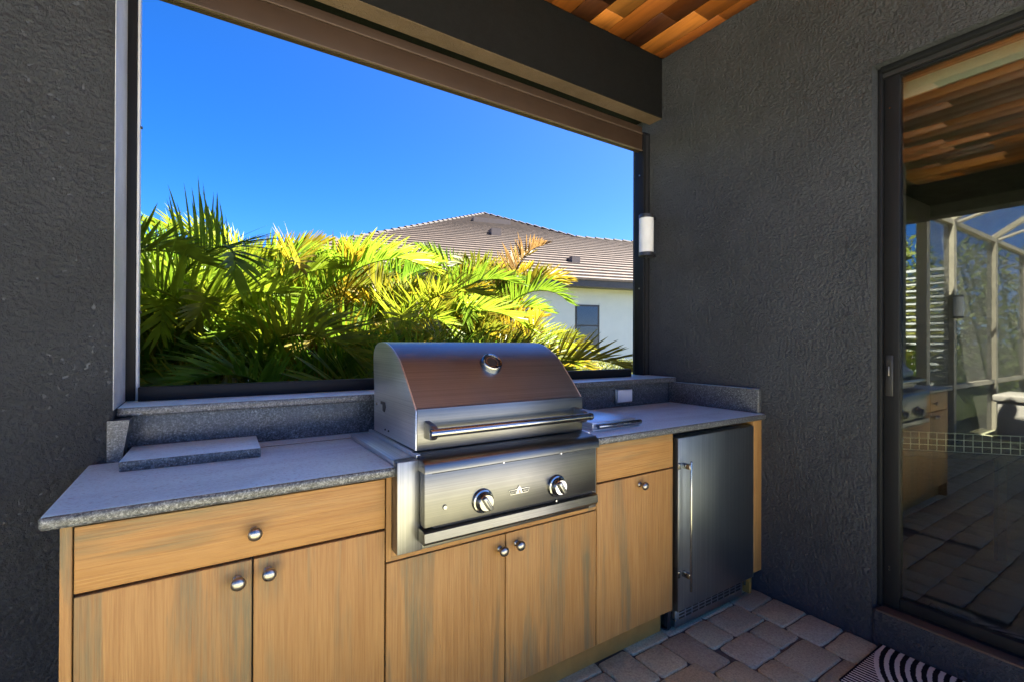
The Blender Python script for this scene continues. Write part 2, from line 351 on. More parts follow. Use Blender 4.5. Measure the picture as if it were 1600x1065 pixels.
# ------------------------------------------------------------------ ground, deck, patio floor
def sheet(name, x0, x1, y0, y1, z, mat, parent=None):
    return from_data(name, [(x0, y0, z), (x1, y0, z), (x1, y1, z), (x0, y1, z)], [(0, 1, 2, 3)], mat, parent, ((x0 + x1) / 2, (y0 + y1) / 2, z))
tag(sheet('ground', -400, 400, -400, 400, -0.12, M['grass']), kind='structure')
tag(box('pool_deck', -14, 9.0, -14, 2.3, -0.11, -0.055, M['deck']), kind='structure')  # made paler than the patio pavers to bounce sun into the kitchen
floor = tag(box('patio_floor', -7.0, 2.405, -2.4, 2.25, -0.054, -0.009, M['sand']), kind='structure')

def paver_geo(bm, x0, x1, y0, y1, g=0.005, rings=((0.0, -0.03), (0.0, -0.005), (0.003, -0.0012), (0.0065, 0.0)), tilt=0.0, z=0.0, k=3):
    cx, cy_ = (x0 + x1) / 2, (y0 + y1) / 2; hx, hy = (x1 - x0) / 2 - g, (y1 - y0) / 2 - g; c = 0.016
    pts = []
    for sx, sy, a in ((1, 1, 0), (-1, 1, 90), (-1, -1, 180), (1, -1, 270)):
        for j in range(2): t = R(a + 20 + 50 * j); pts.append(((hx - c) * sx + c * math.cos(t), (hy - c) * sy + c * math.sin(t)))
        nx = {0: (-1, 1), 90: (-1, -1), 180: (1, -1), 270: (1, 1)}[a]
        for j in range(1, k + 1):
            u = j / (k + 1)
            ax, ay = (hx - c) * sx, (hy - c) * sy; bx, by = (hx - c) * nx[0], (hy - c) * nx[1]
            ex, ey = (0, c * sy) if a in (0, 180) else (c * sx, 0)
            pts.append((ax + (bx - ax) * u + ex, ay + (by - ay) * u + ey))
    n = len(pts); jit = [(rnd.uniform(-1, 1) * 0.0028, rnd.uniform(-1, 1) * 0.0028) for _ in pts]; RR = []
    tx, ty = rnd.uniform(-tilt, tilt), rnd.uniform(-tilt, tilt)
    for ins, zz in rings:
        row = []
        for (px_, py_), (jx, jy) in zip(pts, jit):
            l = math.hypot(px_, py_); ux, uy = px_ * (1 - ins / max(hx, .01)), py_ * (1 - ins / max(hy, .01))
            row.append(bm.verts.new((ux + jx + (0 if RELP else cx), uy + jy + (0 if RELP else cy_), zz + z + ux * tx + uy * ty)))
        RR.append(row)
    for A, B in zip(RR, RR[1:]):
        for i in range(n): bm.faces.new([A[i], A[(i + 1) % n], B[(i + 1) % n], B[i]])
    bm.faces.new(RR[-1])
RELP = True
def paver(x0, x1, y0, y1):
    global RELP
    RELP = True; bm = bmesh.new(); paver_geo(bm, x0, x1, y0, y1, 0.0028, tilt=0.006, z=rnd.uniform(-0.002, 0.001))
    return from_bm('paver', bm, M['paver'], floor, ((x0 + x1) / 2, (y0 + y1) / 2, 0), 60)
near = [(2.187, 2.404, 1.275, 1.392), (2.187, 2.404, 1.116, 1.275), (2.187, 2.404, 0.960, 1.116), (2.187, 2.404, 0.832, 0.960), (2.187, 2.404, 0.675, 0.832),
        (2.027, 2.187, 1.043, 1.194), (1.947, 2.187, 1.194, 1.350), (1.812, 2.027, 1.036, 1.194), (1.938, 2.187, 0.880, 1.043 - 0.004), (1.787, 1.947, 1.194, 1.350),
        (1.632, 1.787, 1.112, 1.350), (1.470, 1.632, 1.196, 1.350), (1.312, 1.470, 1.200, 1.396), (1.470, 1.708, 1.350, 1.50), (1.708, 1.950, 1.350, 1.50), (1.950, 2.187, 1.350, 1.50), (2.187, 2.404, 1.392, 1.55),
        (1.075, 1.312, 1.350, 1.50), (1.075, 1.312, 1.196, 1.350), (1.655, 1.812, 0.88, 1.112), (1.812, 1.938, 0.88, 1.036), (1.42, 1.655, 1.036, 1.196), (1.20, 1.42, 1.036, 1.196), (1.42, 1.655, 0.88, 1.036), (1.20, 1.42, 0.88, 1.036),
        (0.98, 1.20, 0.88, 1.036), (0.98, 1.20, 1.036, 1.196), (1.95, 2.187, 0.675, 0.88 - 0.002)]
for q in near: paver(*q)
singles = len(near)
rest = bmesh.new(); y = 1.196
rows = []
yy = 1.196
while yy > -2.3: rows.append((yy - 0.155, yy)); yy -= 0.155
yy = 1.196
while yy < 2.2: rows.append((yy, yy + 0.155)); yy += 0.155
cand = []
for i, (ya, yb) in enumerate(rows):
    x = 2.404 - rnd.uniform(0, 0.1)
    while x > -6.9:
        wdt = rnd.choice((0.157, 0.235, 0.235, 0.12)); cand.append((x - wdt, x, ya, yb)); x -= wdt
def clash(c):
    return any(c[0] < n_[1] - 0.012 and c[1] > n_[0] + 0.012 and c[2] < n_[3] - 0.012 and c[3] > n_[2] + 0.012 for n_ in near)
cand = [c for c in cand if not clash(c) and not (c[3] > 1.42 and c[0] > -0.24 and c[2] > 1.38) and not (c[2] > 1.82 and c[1] > -0.95)]
cand.sort(key=lambda c: 0 if (-1.0 < c[0] and 0.0 < c[2]) else 1)
for c in cand:
    if singles < 295: paver(*c); singles += 1
    else:
        RELP = False; paver_geo(rest, c[0], c[1], c[2], c[3], 0.004, ((0, -0.03), (0.003, -0.004), (0.012, 0.0)), 0.005, k=1)
o = from_bm('outer_pavers', rest, M['paver'], floor, (0, 0, 0), 60); tag(o, kind='stuff')

# ------------------------------------------------------------------ house wall with the sliding door opening
YD0, YD1 = 0.865, -0.12                          # door opening along the wall
ZD0, ZD1 = 0.135, 2.466
hw = thing('house_wall', (XW, 0, 0), 'charcoal stucco house wall holding the sliding glass door', 'wall')
box('wall_face', XW, XW + 0.22, YD0, 2.22, -0.05, CEIL + 0.25, M['stucco_r'], hw)
box('wall_face', XW, XW + 0.22, -0.28, YD1, -0.05, CEIL + 0.25, M['stucco_r'], hw)
box('lintel', XW, XW + 0.22, YD1, YD0, ZD1, CEIL + 0.25, M['stucco_r'], hw, 0)
box('door_curb', XW, XW + 0.22, YD1, YD0, -0.05, ZD0, M['stucco_r'], hw, 0.005)
for z in (2.026, 1.712, 1.396, 1.083, 0.76):
    lathe('anchor_cap', [(-0.002, 0.012), (0.006, 0.012), (0.009, 0.008), (0.009, 0)], (XW, 0.947, z), (-1, 0, 0), M['stucco_r'], hw, 10)
cyl('anchor_cap', (XW + 0.002, 0.945, 0.095), (XW - 0.006, 0.945, 0.095), 0.010, M['stucco_r'], hw, 12)
# door room and mass of the house
rm = thing('living_room', (4.8, -1, 0), 'dark living room behind the sliding glass door', 'room')
box('room_floor', 2.63, 7.2, -0.1, 2.0, -0.05, 0.10, M['roomfloor'], rm); box('room_back_wall', 7.2, 7.4, -0.28, 2.2, -0.05, 3.3, M['roomwall'], rm)
box('room_side_wall', 2.63, 7.2, 2.0, 2.2, -0.05, 3.3, M['nwall'], rm); box('room_side_wall', 2.63, 7.2, -0.28, -0.1, -0.05, 3.3, M['roomwall'], rm)
box('room_ceiling', 2.63, 7.2, -0.1, 2.0, 2.9, 3.05, M['roomwall'], rm)
# roof over lanai and house
rf = thing('house_roof', (3, -1, 3.3), 'tiled hip roof over the patio and house', 'roof')
x0, x1, y0, y1 = -2.15, 9.0, -0.35, 2.72  # roof, ceiling and house cut short unseen behind, shaped to let sun in
from_data('roof_tiles', [(x0, y0, 3.12), (x1, y0, 3.12), (x1, y1, 3.12), (x0, y1, 3.12), (x0 + 1.5, 1.2, 3.75), (x1 - 1.5, 1.2, 3.75)],
          [(0, 1, 2, 3), (0, 4, 5, 1), (1, 5, 2), (2, 5, 4, 3), (3, 4, 0)], M['tile'], rf, (3, -1, 3.3))
n = 26                                           # barrel ends of the eave tiles facing the pool
for i in range(int((y1 - y0) / 0.30)):
    yy = y0 + 0.15 + i * 0.30
    cyl('eave_tile', (x0 - 0.06, yy, 3.125), (x0 + 0.5, yy, 3.30), 0.085, M['tile'], rf, 10)

# ceiling of cedar boards between beam and yard
cl = tag(box('ceiling', -1.95, XW - 0.001, -0.25, 2.08, CEIL + 0.018, CEIL + 0.06, M['dark']), kind='structure')
bx = 2.33; cols = [(2.334, 2.409)]
while bx > -1.9: cols.append((bx - 0.131, bx)); bx -= 0.135
nb = 0
for a, b in cols:
    y = 1.976
    y -= rnd.uniform(0.12, 0.9)
    ys = [1.976, y]
    while y > -0.2: y -= rnd.choice((1.2, 1.6, 2.0, 2.4)); ys.append(max(y, -0.25))
    for p, q in zip(ys, ys[1:]):
        if p - q < 0.05: continue
        box('ceiling_board', a, b, q + 0.002, p, CEIL + rnd.uniform(0, 0.0015), CEIL + 0.02, M['cedar'], cl, 0.002, 1); nb += 1

# perimeter beam, window beam
bm_ = thing('window_beam', (0.8, 2.0, 2.68), 'black painted beam above the kitchen window opening', 'beam')
box('beam_body', -0.9, XW - 0.002, 1.98, 2.082, 2.68, CEIL + 0.2, M['beam'], bm_, 0.004)
box('beam_soffit', -0.22, XW - 0.003, 1.984, 2.080, 2.677, 2.6795, M['soffit'], bm_)
box('beam_back', -0.9, XW - 0.002, 2.084, 2.26, 2.72, CEIL + 0.2, M['beam'], bm_)
sb = thing('side_beam', (-1.85, -0.3, 2.68), 'dark stucco beam along the pool side of the patio roof', 'beam')
box('beam_body', -1.97, -1.72, -0.28, 2.2, 2.68, CEIL + 0.07, M['beam'], sb)
pc = thing('corner_post', (-1.85, -0.15, 0), 'dark stucco post at the pool side corner of the patio', 'post'); box('post_body', -2.0, -1.7, -0.27, -0.02, -0.05, 2.68, M['stucco_l'], pc, 0.01)
# pillar
pl = thing('stucco_pillar', (-0.5, 2.0, 0), 'broad charcoal stucco pillar beside the kitchen window', 'pillar')
box('jamb_skylit_face', XJ - 0.0015, XJ + 0.0015, YPIL + 0.004, YFR - 0.012, 1.066, 2.68, M['jamb'], pl)
box('pillar_body', -0.86, XJ, YPIL, 2.24, -0.05, CEIL + 0.016, M['stucco_l'], pl, 0.005)
pf = thing('patio_wall', (0.8, 2.1, 0), 'charcoal stucco half wall carrying the granite window sill', 'wall')
box('wall_body', XJ + 0.001, XW - 0.002, 1.93, 2.22, -0.05, 1.036, M['stucco_r'], pf)

# ------------------------------------------------------------------ window frame, screen housing
wf = thing('window_frame', (1.0, 2.1, 1.06), 'black aluminium frame around the open kitchen window', 'window frame')
box('left_post', XJ - 0.006, -0.197, YFR - 0.01, YFR + 0.05, 1.066, 2.53, M['frame'], wf, 0.002)
box('post_edge_trim', -0.1965, -0.190, YFR + 0.0, YFR + 0.055, 1.068, 2.52, M['white'], wf, 0.001)
for z in (2.02, 1.37): cyl('screw', (-0.1895, YFR + 0.03, z), (-0.184, YFR + 0.03, z), 0.005, M['black'], wf, 10)
box('right_post', 2.355, XW + 0.004, YFR, YFR + 0.075, 1.066, 2.62, M['frame'], wf, 0.002)
box('post_channel', 2.372, 2.392, YFR - 0.006, YFR, 1.068, 2.60, M['black'], wf)
box('bottom_rail', -0.186, 2.20, 2.035, 2.075, 1.067, 1.114, M['frame'], wf, 0.002)
for z in (2.35, 1.62): cyl('screw', (2.3545, YFR + 0.035, z), (2.3515, YFR + 0.035, z), 0.005, M['nickel'], wf, 10)
hs = thing('screen_housing', (1.0, 2.12, 2.48), 'long bronze housing of the roll up screen under the beam', 'screen housing')
box('housing_cover', -0.19, 2.352, 2.09, 2.128, 2.506, 2.606, M['brown'], hs, 0.004)
box('housing_bead', -0.19, 2.352, 2.086, 2.10, 2.607, 2.612, M['brown2'], hs)
box('housing_top', -0.19, 2.352, 2.092, 2.128, 2.613, 2.655, M['brown'], hs, 0.002)
box('housing_lip', -0.19, 2.352, 2.087, 2.10, 2.500, 2.5055, M['brown2'], hs)
box('bottom_bar', -0.18, 2.342, 2.102, 2.126, 2.498, 2.5055, M['brown'], hs)

# ------------------------------------------------------------------ cabinets
YDF = 1.344                                      # door faces
TOE = 1.400
def knob(x, z, parent):
    lathe('knob', [(0.004, 0.006), (-0.001, 0.0105), (-0.003, 0.009), (-0.005, 0.006), (-0.014, 0.0055), (-0.018, 0.011), (-0.023, 0.0155), (-0.029, 0.0168), (-0.034, 0.0145), (-0.0375, 0.009), (-0.0385, 0)],
          (x, YDF, z), (0, 1, 0), M['nickel'], parent, 20)
def door(x0, x1, z0, z1, parent, kx, kz, name='door', mat='wood_v'):
    d = box(name, x0, x1, YDF, YDF + 0.019, z0, z1, M[mat], parent, 0.0022); knob(kx, kz, d); return d
c1 = thing('base_cabinet', (0.1, 1.6, 0), 'tan wood base cabinet with one wide drawer over two doors', 'cabinet')
box('side_panel', -0.250, -0.2305, YDF, 1.80, 0.0, 0.8835, M['wood_v'], c1, 0.0015)
box('carcass', -0.2300, 0.4425, YDF + 0.021, 1.80, 0.10, 0.8835, M['dark'], c1)
box('toe_kick', -0.2300, 0.4425, TOE, TOE + 0.018, 0.0, 0.099, M['toe'], c1)
door(-0.2275, 0.4405, 0.7345, 0.8765, c1, 0.108, 0.799, 'drawer_front', 'wood_h')
door(-0.2275, 0.1040, 0.115, 0.7275, c1, 0.073, 0.687); door(0.1080, 0.4405, 0.115, 0.7275, c1, 0.140, 0.692)
c2 = thing('grill_cabinet', (0.85, 1.6, 0), 'tan wood cabinet with two doors beneath the built in grill', 'cabinet')
box('face_frame', 0.4445, 0.4595, YDF, YDF + 0.02, 0.636, 0.8835, M['wood_v'], c2); box('face_frame', 1.219, 1.2625, YDF, YDF + 0.02, 0.636, 0.8835, M['wood_v'], c2)
box('face_frame', 0.460, 1.2185, YDF, YDF + 0.02, 0.636, 0.674, M['wood_h'], c2)
box('carcass', 0.4435, 1.2635, YDF + 0.021, 1.80, 0.10, 0.66, M['dark'], c2)
box('toe_kick', 0.4430, 1.2640, TOE, TOE + 0.018, 0.0, 0.099, M['toe'], c2)
door(0.4455, 0.8500, 0.115, 0.6310, c2, 0.830, 0.586); door(0.8540, 1.2615, 0.115, 0.6310, c2, 0.896, 0.590)
c3 = thing('base_cabinet', (1.49, 1.6, 0), 'narrow tan wood cabinet with one door beside the small fridge', 'cabinet')
box('carcass', 1.2645, 1.7100, YDF + 0.021, 1.80, 0.10, 0.8835, M['dark'], c3); box('side_panel', 1.7105, 1.7125, YDF + 0.022, 1.80, 0.115, 0.8835, M['wood_v'], c3)
box('toe_kick', 1.2645, 1.7000, TOE, TOE + 0.018, 0.0, 0.099, M['toe'], c3)
box('drawer_front', 1.2660, 1.7105, YDF, YDF + 0.019, 0.7355, 0.8800, M['wood_h'], c3, 0.0022)
door(1.2660, 1.7105, 0.115, 0.7290, c3, 1.504, 0.692)
fp = thing('filler_panel', (2.37, 1.5, 0), 'narrow tan wood filler panel between the fridge and stucco wall', 'panel')
box('panel_face', 2.334, XW, YDF, YDF + 0.019, 0.111, 0.8835, M['wood_v'], fp, 0.0015); box('panel_return', 2.334, 2.352, YDF + 0.0195, 1.80, 0.0, 0.8835, M['toe'], fp)

# ------------------------------------------------------------------ granite tops
YC = 1.318
ct = thing('granite_countertop', (1.0, 1.6, 0.884), 'hone-finished grey granite countertop with splashes along the walls', 'countertop')
def skylit(o_):
    """upward faces take the pale colour that paints sky light on the stone"""
    o_.data.materials.append(M['granite_skylit'])
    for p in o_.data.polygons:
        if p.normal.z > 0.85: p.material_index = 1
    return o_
def slab(name, x0, x1, y0, y1, z0, z1, parent, b=0.006): return skylit(box(name, x0, x1, y0, y1, z0, z1, M['granite'], parent, b, 3))
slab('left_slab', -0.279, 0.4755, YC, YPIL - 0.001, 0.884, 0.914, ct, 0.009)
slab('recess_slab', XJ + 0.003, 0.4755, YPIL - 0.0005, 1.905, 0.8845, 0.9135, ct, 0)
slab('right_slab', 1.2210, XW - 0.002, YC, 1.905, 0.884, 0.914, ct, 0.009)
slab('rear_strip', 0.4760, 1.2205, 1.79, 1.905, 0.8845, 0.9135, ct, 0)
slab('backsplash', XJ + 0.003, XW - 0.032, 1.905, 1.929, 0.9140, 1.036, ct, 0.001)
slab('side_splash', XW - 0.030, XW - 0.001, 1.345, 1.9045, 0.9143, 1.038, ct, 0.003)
from_data('jamb_splash', [(XJ - .012, 1.806, .9145), (XJ + .022, 1.806, .9145), (XJ + .022, 1.9045, .9145), (XJ - .012, 1.8145, .9145), (XJ - .012, 1.806, 1.036), (XJ + .040, 1.806, 1.036), (XJ + .040, 1.9045, 1.036), (XJ - .012, 1.8145, 1.036)],
          [(0, 1, 2, 3), (4, 5, 6, 7), (0, 1, 5, 4), (1, 2, 6, 5), (2, 3, 7, 6), (3, 0, 4, 7)], M['granite'], ct, (XJ, 1.85, .9145))
ws = thing('window_sill', (1.0, 1.98, 1.037), 'granite sill slab under the open kitchen window', 'window sill')
skylit(box('sill_slab', XJ + 0.002, XW - 0.002, 1.868, 2.215, 1.0385, 1.066, M['granite'], ws, 0.004, 3))
cb = tag(from_bm('granite_board', (lambda b: (bmesh.ops.create_cube(b, size=1), [setattr(v, 'co', Vector((v.co.x * 0.342, v.co.y * 0.222, v.co.z * 0.029))) for v in b.verts], bmesh.ops.bevel(b, geom=b.edges[:], offset=0.003, segments=2, profile=0.5, affect='EDGES'), b)[-1])(bmesh.new()), M['granite'], None, (-0.018, 1.768, 0.9287), 50),
         'loose rectangular granite board lying on the countertop near the pillar', 'board'); cb.rotation_euler.z = R(-1.5); skylit(cb)
ol = thing('outlet_cover', (1.985, 1.903, 0.975), 'grey weatherproof outlet cover on the granite backsplash', 'outlet')
box('cover_plate', 1.922, 2.052, 1.893, 1.9055, 0.934, 1.016, M['steel_v'], ol, 0.004); box('cover_lid', 1.930, 2.044, 1.884, 1.8935, 0.941, 1.009, M['white'], ol, 0.003)

# ------------------------------------------------------------------ grill
GX0, GX1 = 0.535, 1.185
gr = thing('built_in_grill', (0.86, 1.5, 0.66), 'stainless steel built in gas grill with curved hood and two knobs', 'grill')
jk = box('jacket_plate', 0.4605, 0.536, 1.298, 1.3438, 0.668, 0.930, M['steel_v'], gr, 0.0015)
box('jacket_plate', 1.184, 1.2180, 1.298, 1.3438, 0.668, 0.930, M['steel_v'], gr, 0.0015)
box('jacket_plate', 0.5365, 1.1835, 1.300, 1.330, 0.668, 0.70, M['steel'], gr, 0.001)
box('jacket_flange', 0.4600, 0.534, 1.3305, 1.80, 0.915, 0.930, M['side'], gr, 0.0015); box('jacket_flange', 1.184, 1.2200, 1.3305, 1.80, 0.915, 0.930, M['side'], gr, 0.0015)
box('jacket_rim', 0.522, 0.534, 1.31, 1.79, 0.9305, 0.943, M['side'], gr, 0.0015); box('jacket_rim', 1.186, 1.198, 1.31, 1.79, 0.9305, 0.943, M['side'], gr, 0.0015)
box('firebox', 0.5365, 1.1835, 1.3315, 1.785, 0.67, 0.942, M['steel_v'], gr)
prof = [(1.752, 0.946), (1.755, 1.107), (1.764, 1.19), (1.765, 1.222), (1.757, 1.241), (1.741, 1.256), (1.720, 1.2645), (1.698, 1.269), (1.660, 1.2705), (1.624, 1.2685), (1.595, 1.263), (1.568, 1.2545), (1.543, 1.2435), (1.514, 1.2285), (1.485, 1.2105), (1.457, 1.186), (1.430, 1.159), (1.388, 1.1165), (1.346, 1.070)]
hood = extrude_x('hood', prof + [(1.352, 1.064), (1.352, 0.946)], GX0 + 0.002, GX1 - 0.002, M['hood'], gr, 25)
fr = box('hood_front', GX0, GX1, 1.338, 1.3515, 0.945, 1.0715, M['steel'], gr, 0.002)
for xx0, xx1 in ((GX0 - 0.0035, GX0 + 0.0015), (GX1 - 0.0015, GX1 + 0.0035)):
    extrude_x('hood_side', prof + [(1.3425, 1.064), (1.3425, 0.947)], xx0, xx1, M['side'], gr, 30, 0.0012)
for (yy, zz, rr) in ((1.62, 0.968, 0.003), (1.585, 0.968, 0.003), (1.715, 1.047, 0.005)):
    cyl('bolt', (GX0 - 0.007, yy, zz), (GX0 - 0.003, yy, zz), rr, M['chrome' if rr > .004 else 'black'], gr, 12)
extrude_x('spit_notch', [(1.668, 1.062), (1.625, 1.062), (1.618, 1.045), (1.628, 1.027), (1.645, 1.030), (1.648, 1.052), (1.668, 1.052)], GX0 - 0.0065, GX0 - 0.003, M['black'], gr)
# thermometer on the slope of the hood
tn = Vector((0, -0.707, 0.66)).normalized(); tp = Vector((0.86, 1.462, 1.1905))
th = lathe('thermometer', [(-0.004, 0.041), (0.004, 0.041), (0.012, 0.0385), (0.020, 0.0375), (0.0225, 0.035), (0.020, 0.031), (0.016, 0.030)], tp, tn, M['chrome'], gr, 32)
lathe('dial', [(0.0155, 0.031), (0.016, 0.0)], tp, tn, M['black'], th, 28)
lathe('dial_ring', [(0.0165, 0.024), (0.0168, 0.022), (0.0165, 0.020)], tp, tn, M['nickel'], th, 28)
# handle
hb = cyl('handle', (0.548, 1.272, 1.008), (1.172, 1.272, 1.008), 0.0125, M['chrome'], gr, 24, None, 0.002)
for xx in (0.556, 1.164):
    cyl('handle_ring', (xx - 0.004, 1.272, 1.008), (xx + 0.004, 1.272, 1.008), 0.0135, M['chrome'], hb, 24)
for xx in (0.566, 1.148):
    extrude_x('handle_bracket', [(1.3375, 1.034), (1.290, 1.028), (1.278, 1.022), (1.270, 1.012), (1.270, 1.004), (1.280, 0.990), (1.292, 0.984), (1.3375, 0.982)], xx - 0.009, xx + 0.009, M['steel_v'], hb, 40, 0.002)
# bullnose shelf, panel, drip drawer
sh = extrude_x('front_shelf', [(1.352, 0.9435), (1.338, 0.9435), (1.285, 0.938), (1.268, 0.934), (1.2565, 0.927), (1.251, 0.918), (1.250, 0.899), (1.264, 0.899), (1.30, 0.900), (1.352, 0.900)], GX0 - 0.012, GX1 + 0.004, M['steel'], gr, 30, 0.0015)
pn = box('control_panel', GX0 - 0.008, GX1 - 0.004, 1.262, 1.297, 0.742, 0.8985, M['steel'], gr, 0.002)
dd = extrude_x('drip_tray', [(1.262, 0.7345), (1.251, 0.7300), (1.249, 0.7050), (1.256, 0.6960), (1.2975, 0.6960), (1.2975, 0.7345)], GX0 - 0.012, GX1 - 0.003, M['steel'], gr, 30, 0.0015)
box('tray_gap', GX0 + 0.02, GX1 - 0.025, 1.268, 1.297, 0.7350, 0.7415, M['dark'], gr)
box('panel_slot', GX0 + 0.015, GX1 - 0.03, 1.2605, 1.2622, 0.8935, 0.8975, M['dark'], pn)
for xx, zz in ((0.79, 0.896), (1.02, 0.896), (1.0, 0.738)): cyl('screw', (xx, 1.2625, zz), (xx, 1.2575, zz), 0.0032, M['chrome'], pn, 10)
lathe('ignition_button', [(0.002, 0.0075), (-0.003, 0.0075), (-0.005, 0.006), (-0.005, 0)], (0.590, 1.262, 0.792), (0, 1, 0), M['chrome'], pn, 16)
for xx in (0.716, 1.002):
    kz = 0.789
    bz = lathe('knob_bezel', [(0.0, 0.037), (-0.004, 0.037), (-0.009, 0.0345), (-0.0105, 0.030), (-0.008, 0.028), (-0.008, 0.0)], (xx, 1.262, kz), (0, 1, 0), M['chrome'], pn, 32)
    kn = lathe('knob', [(-0.0075, 0.0285), (-0.012, 0.0285), (-0.026, 0.0255), (-0.028, 0.0235), (-0.028, 0.0)], (xx, 1.262, kz), (0, 1, 0), M['chrome'], pn, 32)
    g = box('knob_grip', -0.0075, 0.0075, -0.006, 0.006, -0.023, 0.023, M['steel_v'], kn, 0.003); place(g, kn, (xx, 1.262 - 0.033, kz)); g.rotation_euler.y = R(-32)
    ln = box('knob_mark', -0.001, 0.001, -0.0006, 0.0006, -0.002, 0.021, M['black'], kn); place(ln, kn, (xx, 1.262 - 0.0396, kz)); ln.rotation_euler.y = R(-32)
# badge: two dark wings, bright triangle, red flame stroke, lettering
bx_, bz_ = 0.850, 0.797; yb_ = 1.2615
def poly_y(name, pts, y, t, mat, parent):
    n_ = len(pts); v = [(p[0], y, p[1]) for p in pts] + [(p[0], y - t, p[1]) for p in pts]
    return from_data(name, v, [tuple(range(n_)), tuple(range(n_, 2 * n_))] + [(i, (i + 1) % n_, n_ + (i + 1) % n_, n_ + i) for i in range(n_)], mat, parent, (sum(p[0] for p in pts) / n_, y, sum(p[1] for p in pts) / n_))
bd = poly_y('badge', [(bx_ - 0.039, bz_ + 0.006), (bx_ - 0.034, bz_ - 0.0085), (bx_ + 0.034, bz_ - 0.0085), (bx_ + 0.039, bz_ + 0.006), (bx_ + 0.008, bz_ + 0.0075), (bx_, bz_ + 0.0175), (bx_ - 0.008, bz_ + 0.0075)], yb_, 0.002, M['chrome'], pn)
for s in (-1, 1): poly_y('badge_wing', [(bx_ + s * 0.037, bz_ + 0.0045), (bx_ + s * 0.0328, bz_ - 0.0065), (bx_ + s * 0.0135, bz_ - 0.0065), (bx_ + s * 0.0085, bz_ + 0.0045)], yb_ - 0.0021, 0.0006, M['black'], bd)
poly_y('badge_flame', [(bx_ + 0.0005, bz_ - 0.007), (bx_ + 0.0045, bz_ - 0.007), (bx_ + 0.003, bz_ + 0.001), (bx_ + 0.0005, bz_ + 0.004)], yb_ - 0.0021, 0.0006, M['red'], bd)
def lettering(text, x, y, z, size, mat, parent):
    cu = bpy.data.curves.new('lettering', 'FONT'); cu.body = text; cu.size = size; cu.align_x = 'CENTER'; cu.align_y = 'CENTER'; cu.extrude = 0.0003
    tmp = bpy.data.objects.new('tmp', cu); COL.objects.link(tmp); bpy.context.view_layer.update()
    me = bpy.data.meshes.new_from_object(tmp.evaluated_get(bpy.context.evaluated_depsgraph_get())); bpy.data.objects.remove(tmp)
    me.materials.clear(); me.materials.append(mat)
    o_ = bpy.data.objects.new('lettering', me); COL.objects.link(o_); place(o_, parent, (x, y, z)); o_.rotation_euler = (R(90), 0, 0); return o_
lettering('DELTA', bx_ - 0.0225, yb_ - 0.0030, bz_ - 0.001, 0.0075, M['chrome'], bd); lettering('HEAT', bx_ + 0.0225, yb_ - 0.0030, bz_ - 0.001, 0.0075, M['chrome'], bd)

# side burner lid
lb = thing('side_burner', (1.45, 1.62, 0.914), 'flat stainless side burner lid set into the countertop right of the grill', 'burner')
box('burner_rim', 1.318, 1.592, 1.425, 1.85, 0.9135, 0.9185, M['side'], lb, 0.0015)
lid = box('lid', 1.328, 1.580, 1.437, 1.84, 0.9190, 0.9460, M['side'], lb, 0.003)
cyl('lid_handle', (1.335, 1.412, 0.934), (1.583, 1.412, 0.934), 0.0095, M['chrome'], lid, 18, None, 0.0015)
for xx in (1.350, 1.565): cyl('handle_post', (xx, 1.412, 0.934), (xx, 1.440, 0.934), 0.006, M['chrome'], lid, 12)

# ------------------------------------------------------------------ fridge
fg = thing('undercounter_fridge', (2.03, 1.6, 0), 'stainless undercounter fridge with long bar handle and vented base', 'fridge')
box('cabinet_body', 1.735, 2.322, 1.392, 1.80, 0.06, 0.860, M['black'], fg, 0.003)
dr = box('door', 1.742, 2.328, 1.338, 1.3905, 0.098, 0.857, M['steel_dark'], fg, 0.003)
box('door_edge', 1.7375, 1.7418, 1.3365, 1.389, 0.099, 0.856, M['steel_v'], dr, 0.001)
hd = box('handle', 1.7675, 1.7770, 1.291, 1.3005, 0.196, 0.762, M['chrome'], dr, 0.004)
for z in (0.735, 0.262): box('handle_mount', 1.7635, 1.7805, 1.2965, 1.3375, z - 0.0115, z + 0.0115, M['chrome'], hd, 0.002)
for z in (0.735, 0.262): box('hinge_cap', 1.7372, 1.7500, 1.3335, 1.3378, z - 0.014, z + 0.014, M['chrome'], dr, 0.001)
gb = box('base_grille', 1.742, 2.255, 1.352, 1.372, 0.020, 0.0965, M['steel_dark'], fg, 0.002)
for i in range(10):
    for j in range(3):
        box('grille_slot', 1.765 + i * 0.048, 1.765 + i * 0.048 + 0.038, 1.3510, 1.3525, 0.083 - j * 0.0145, 0.091 - j * 0.0145, M['dark'], gb)
box('side_foot_plate', 1.716, 1.740, 1.374, 1.378, 0.012, 0.115, M['black'], fg)
for xx in (1.735, 2.29):
    lathe('foot', [(0.0, 0.018), (0.008, 0.018), (0.010, 0.007), (0.062, 0.007)], (xx, 1.40, 0.0), (0, 0, 1), M['black'], fg, 14)
cyl('leveling_screw', (2.285, 1.36, 0.06), (2.285, 1.36, 0.095), 0.006, M['chrome'], fg, 10); cyl('leveling_screw', (1.738, 1.362, 0.055), (1.738, 1.352, 0.055), 0.004, M['chrome'], fg, 10)

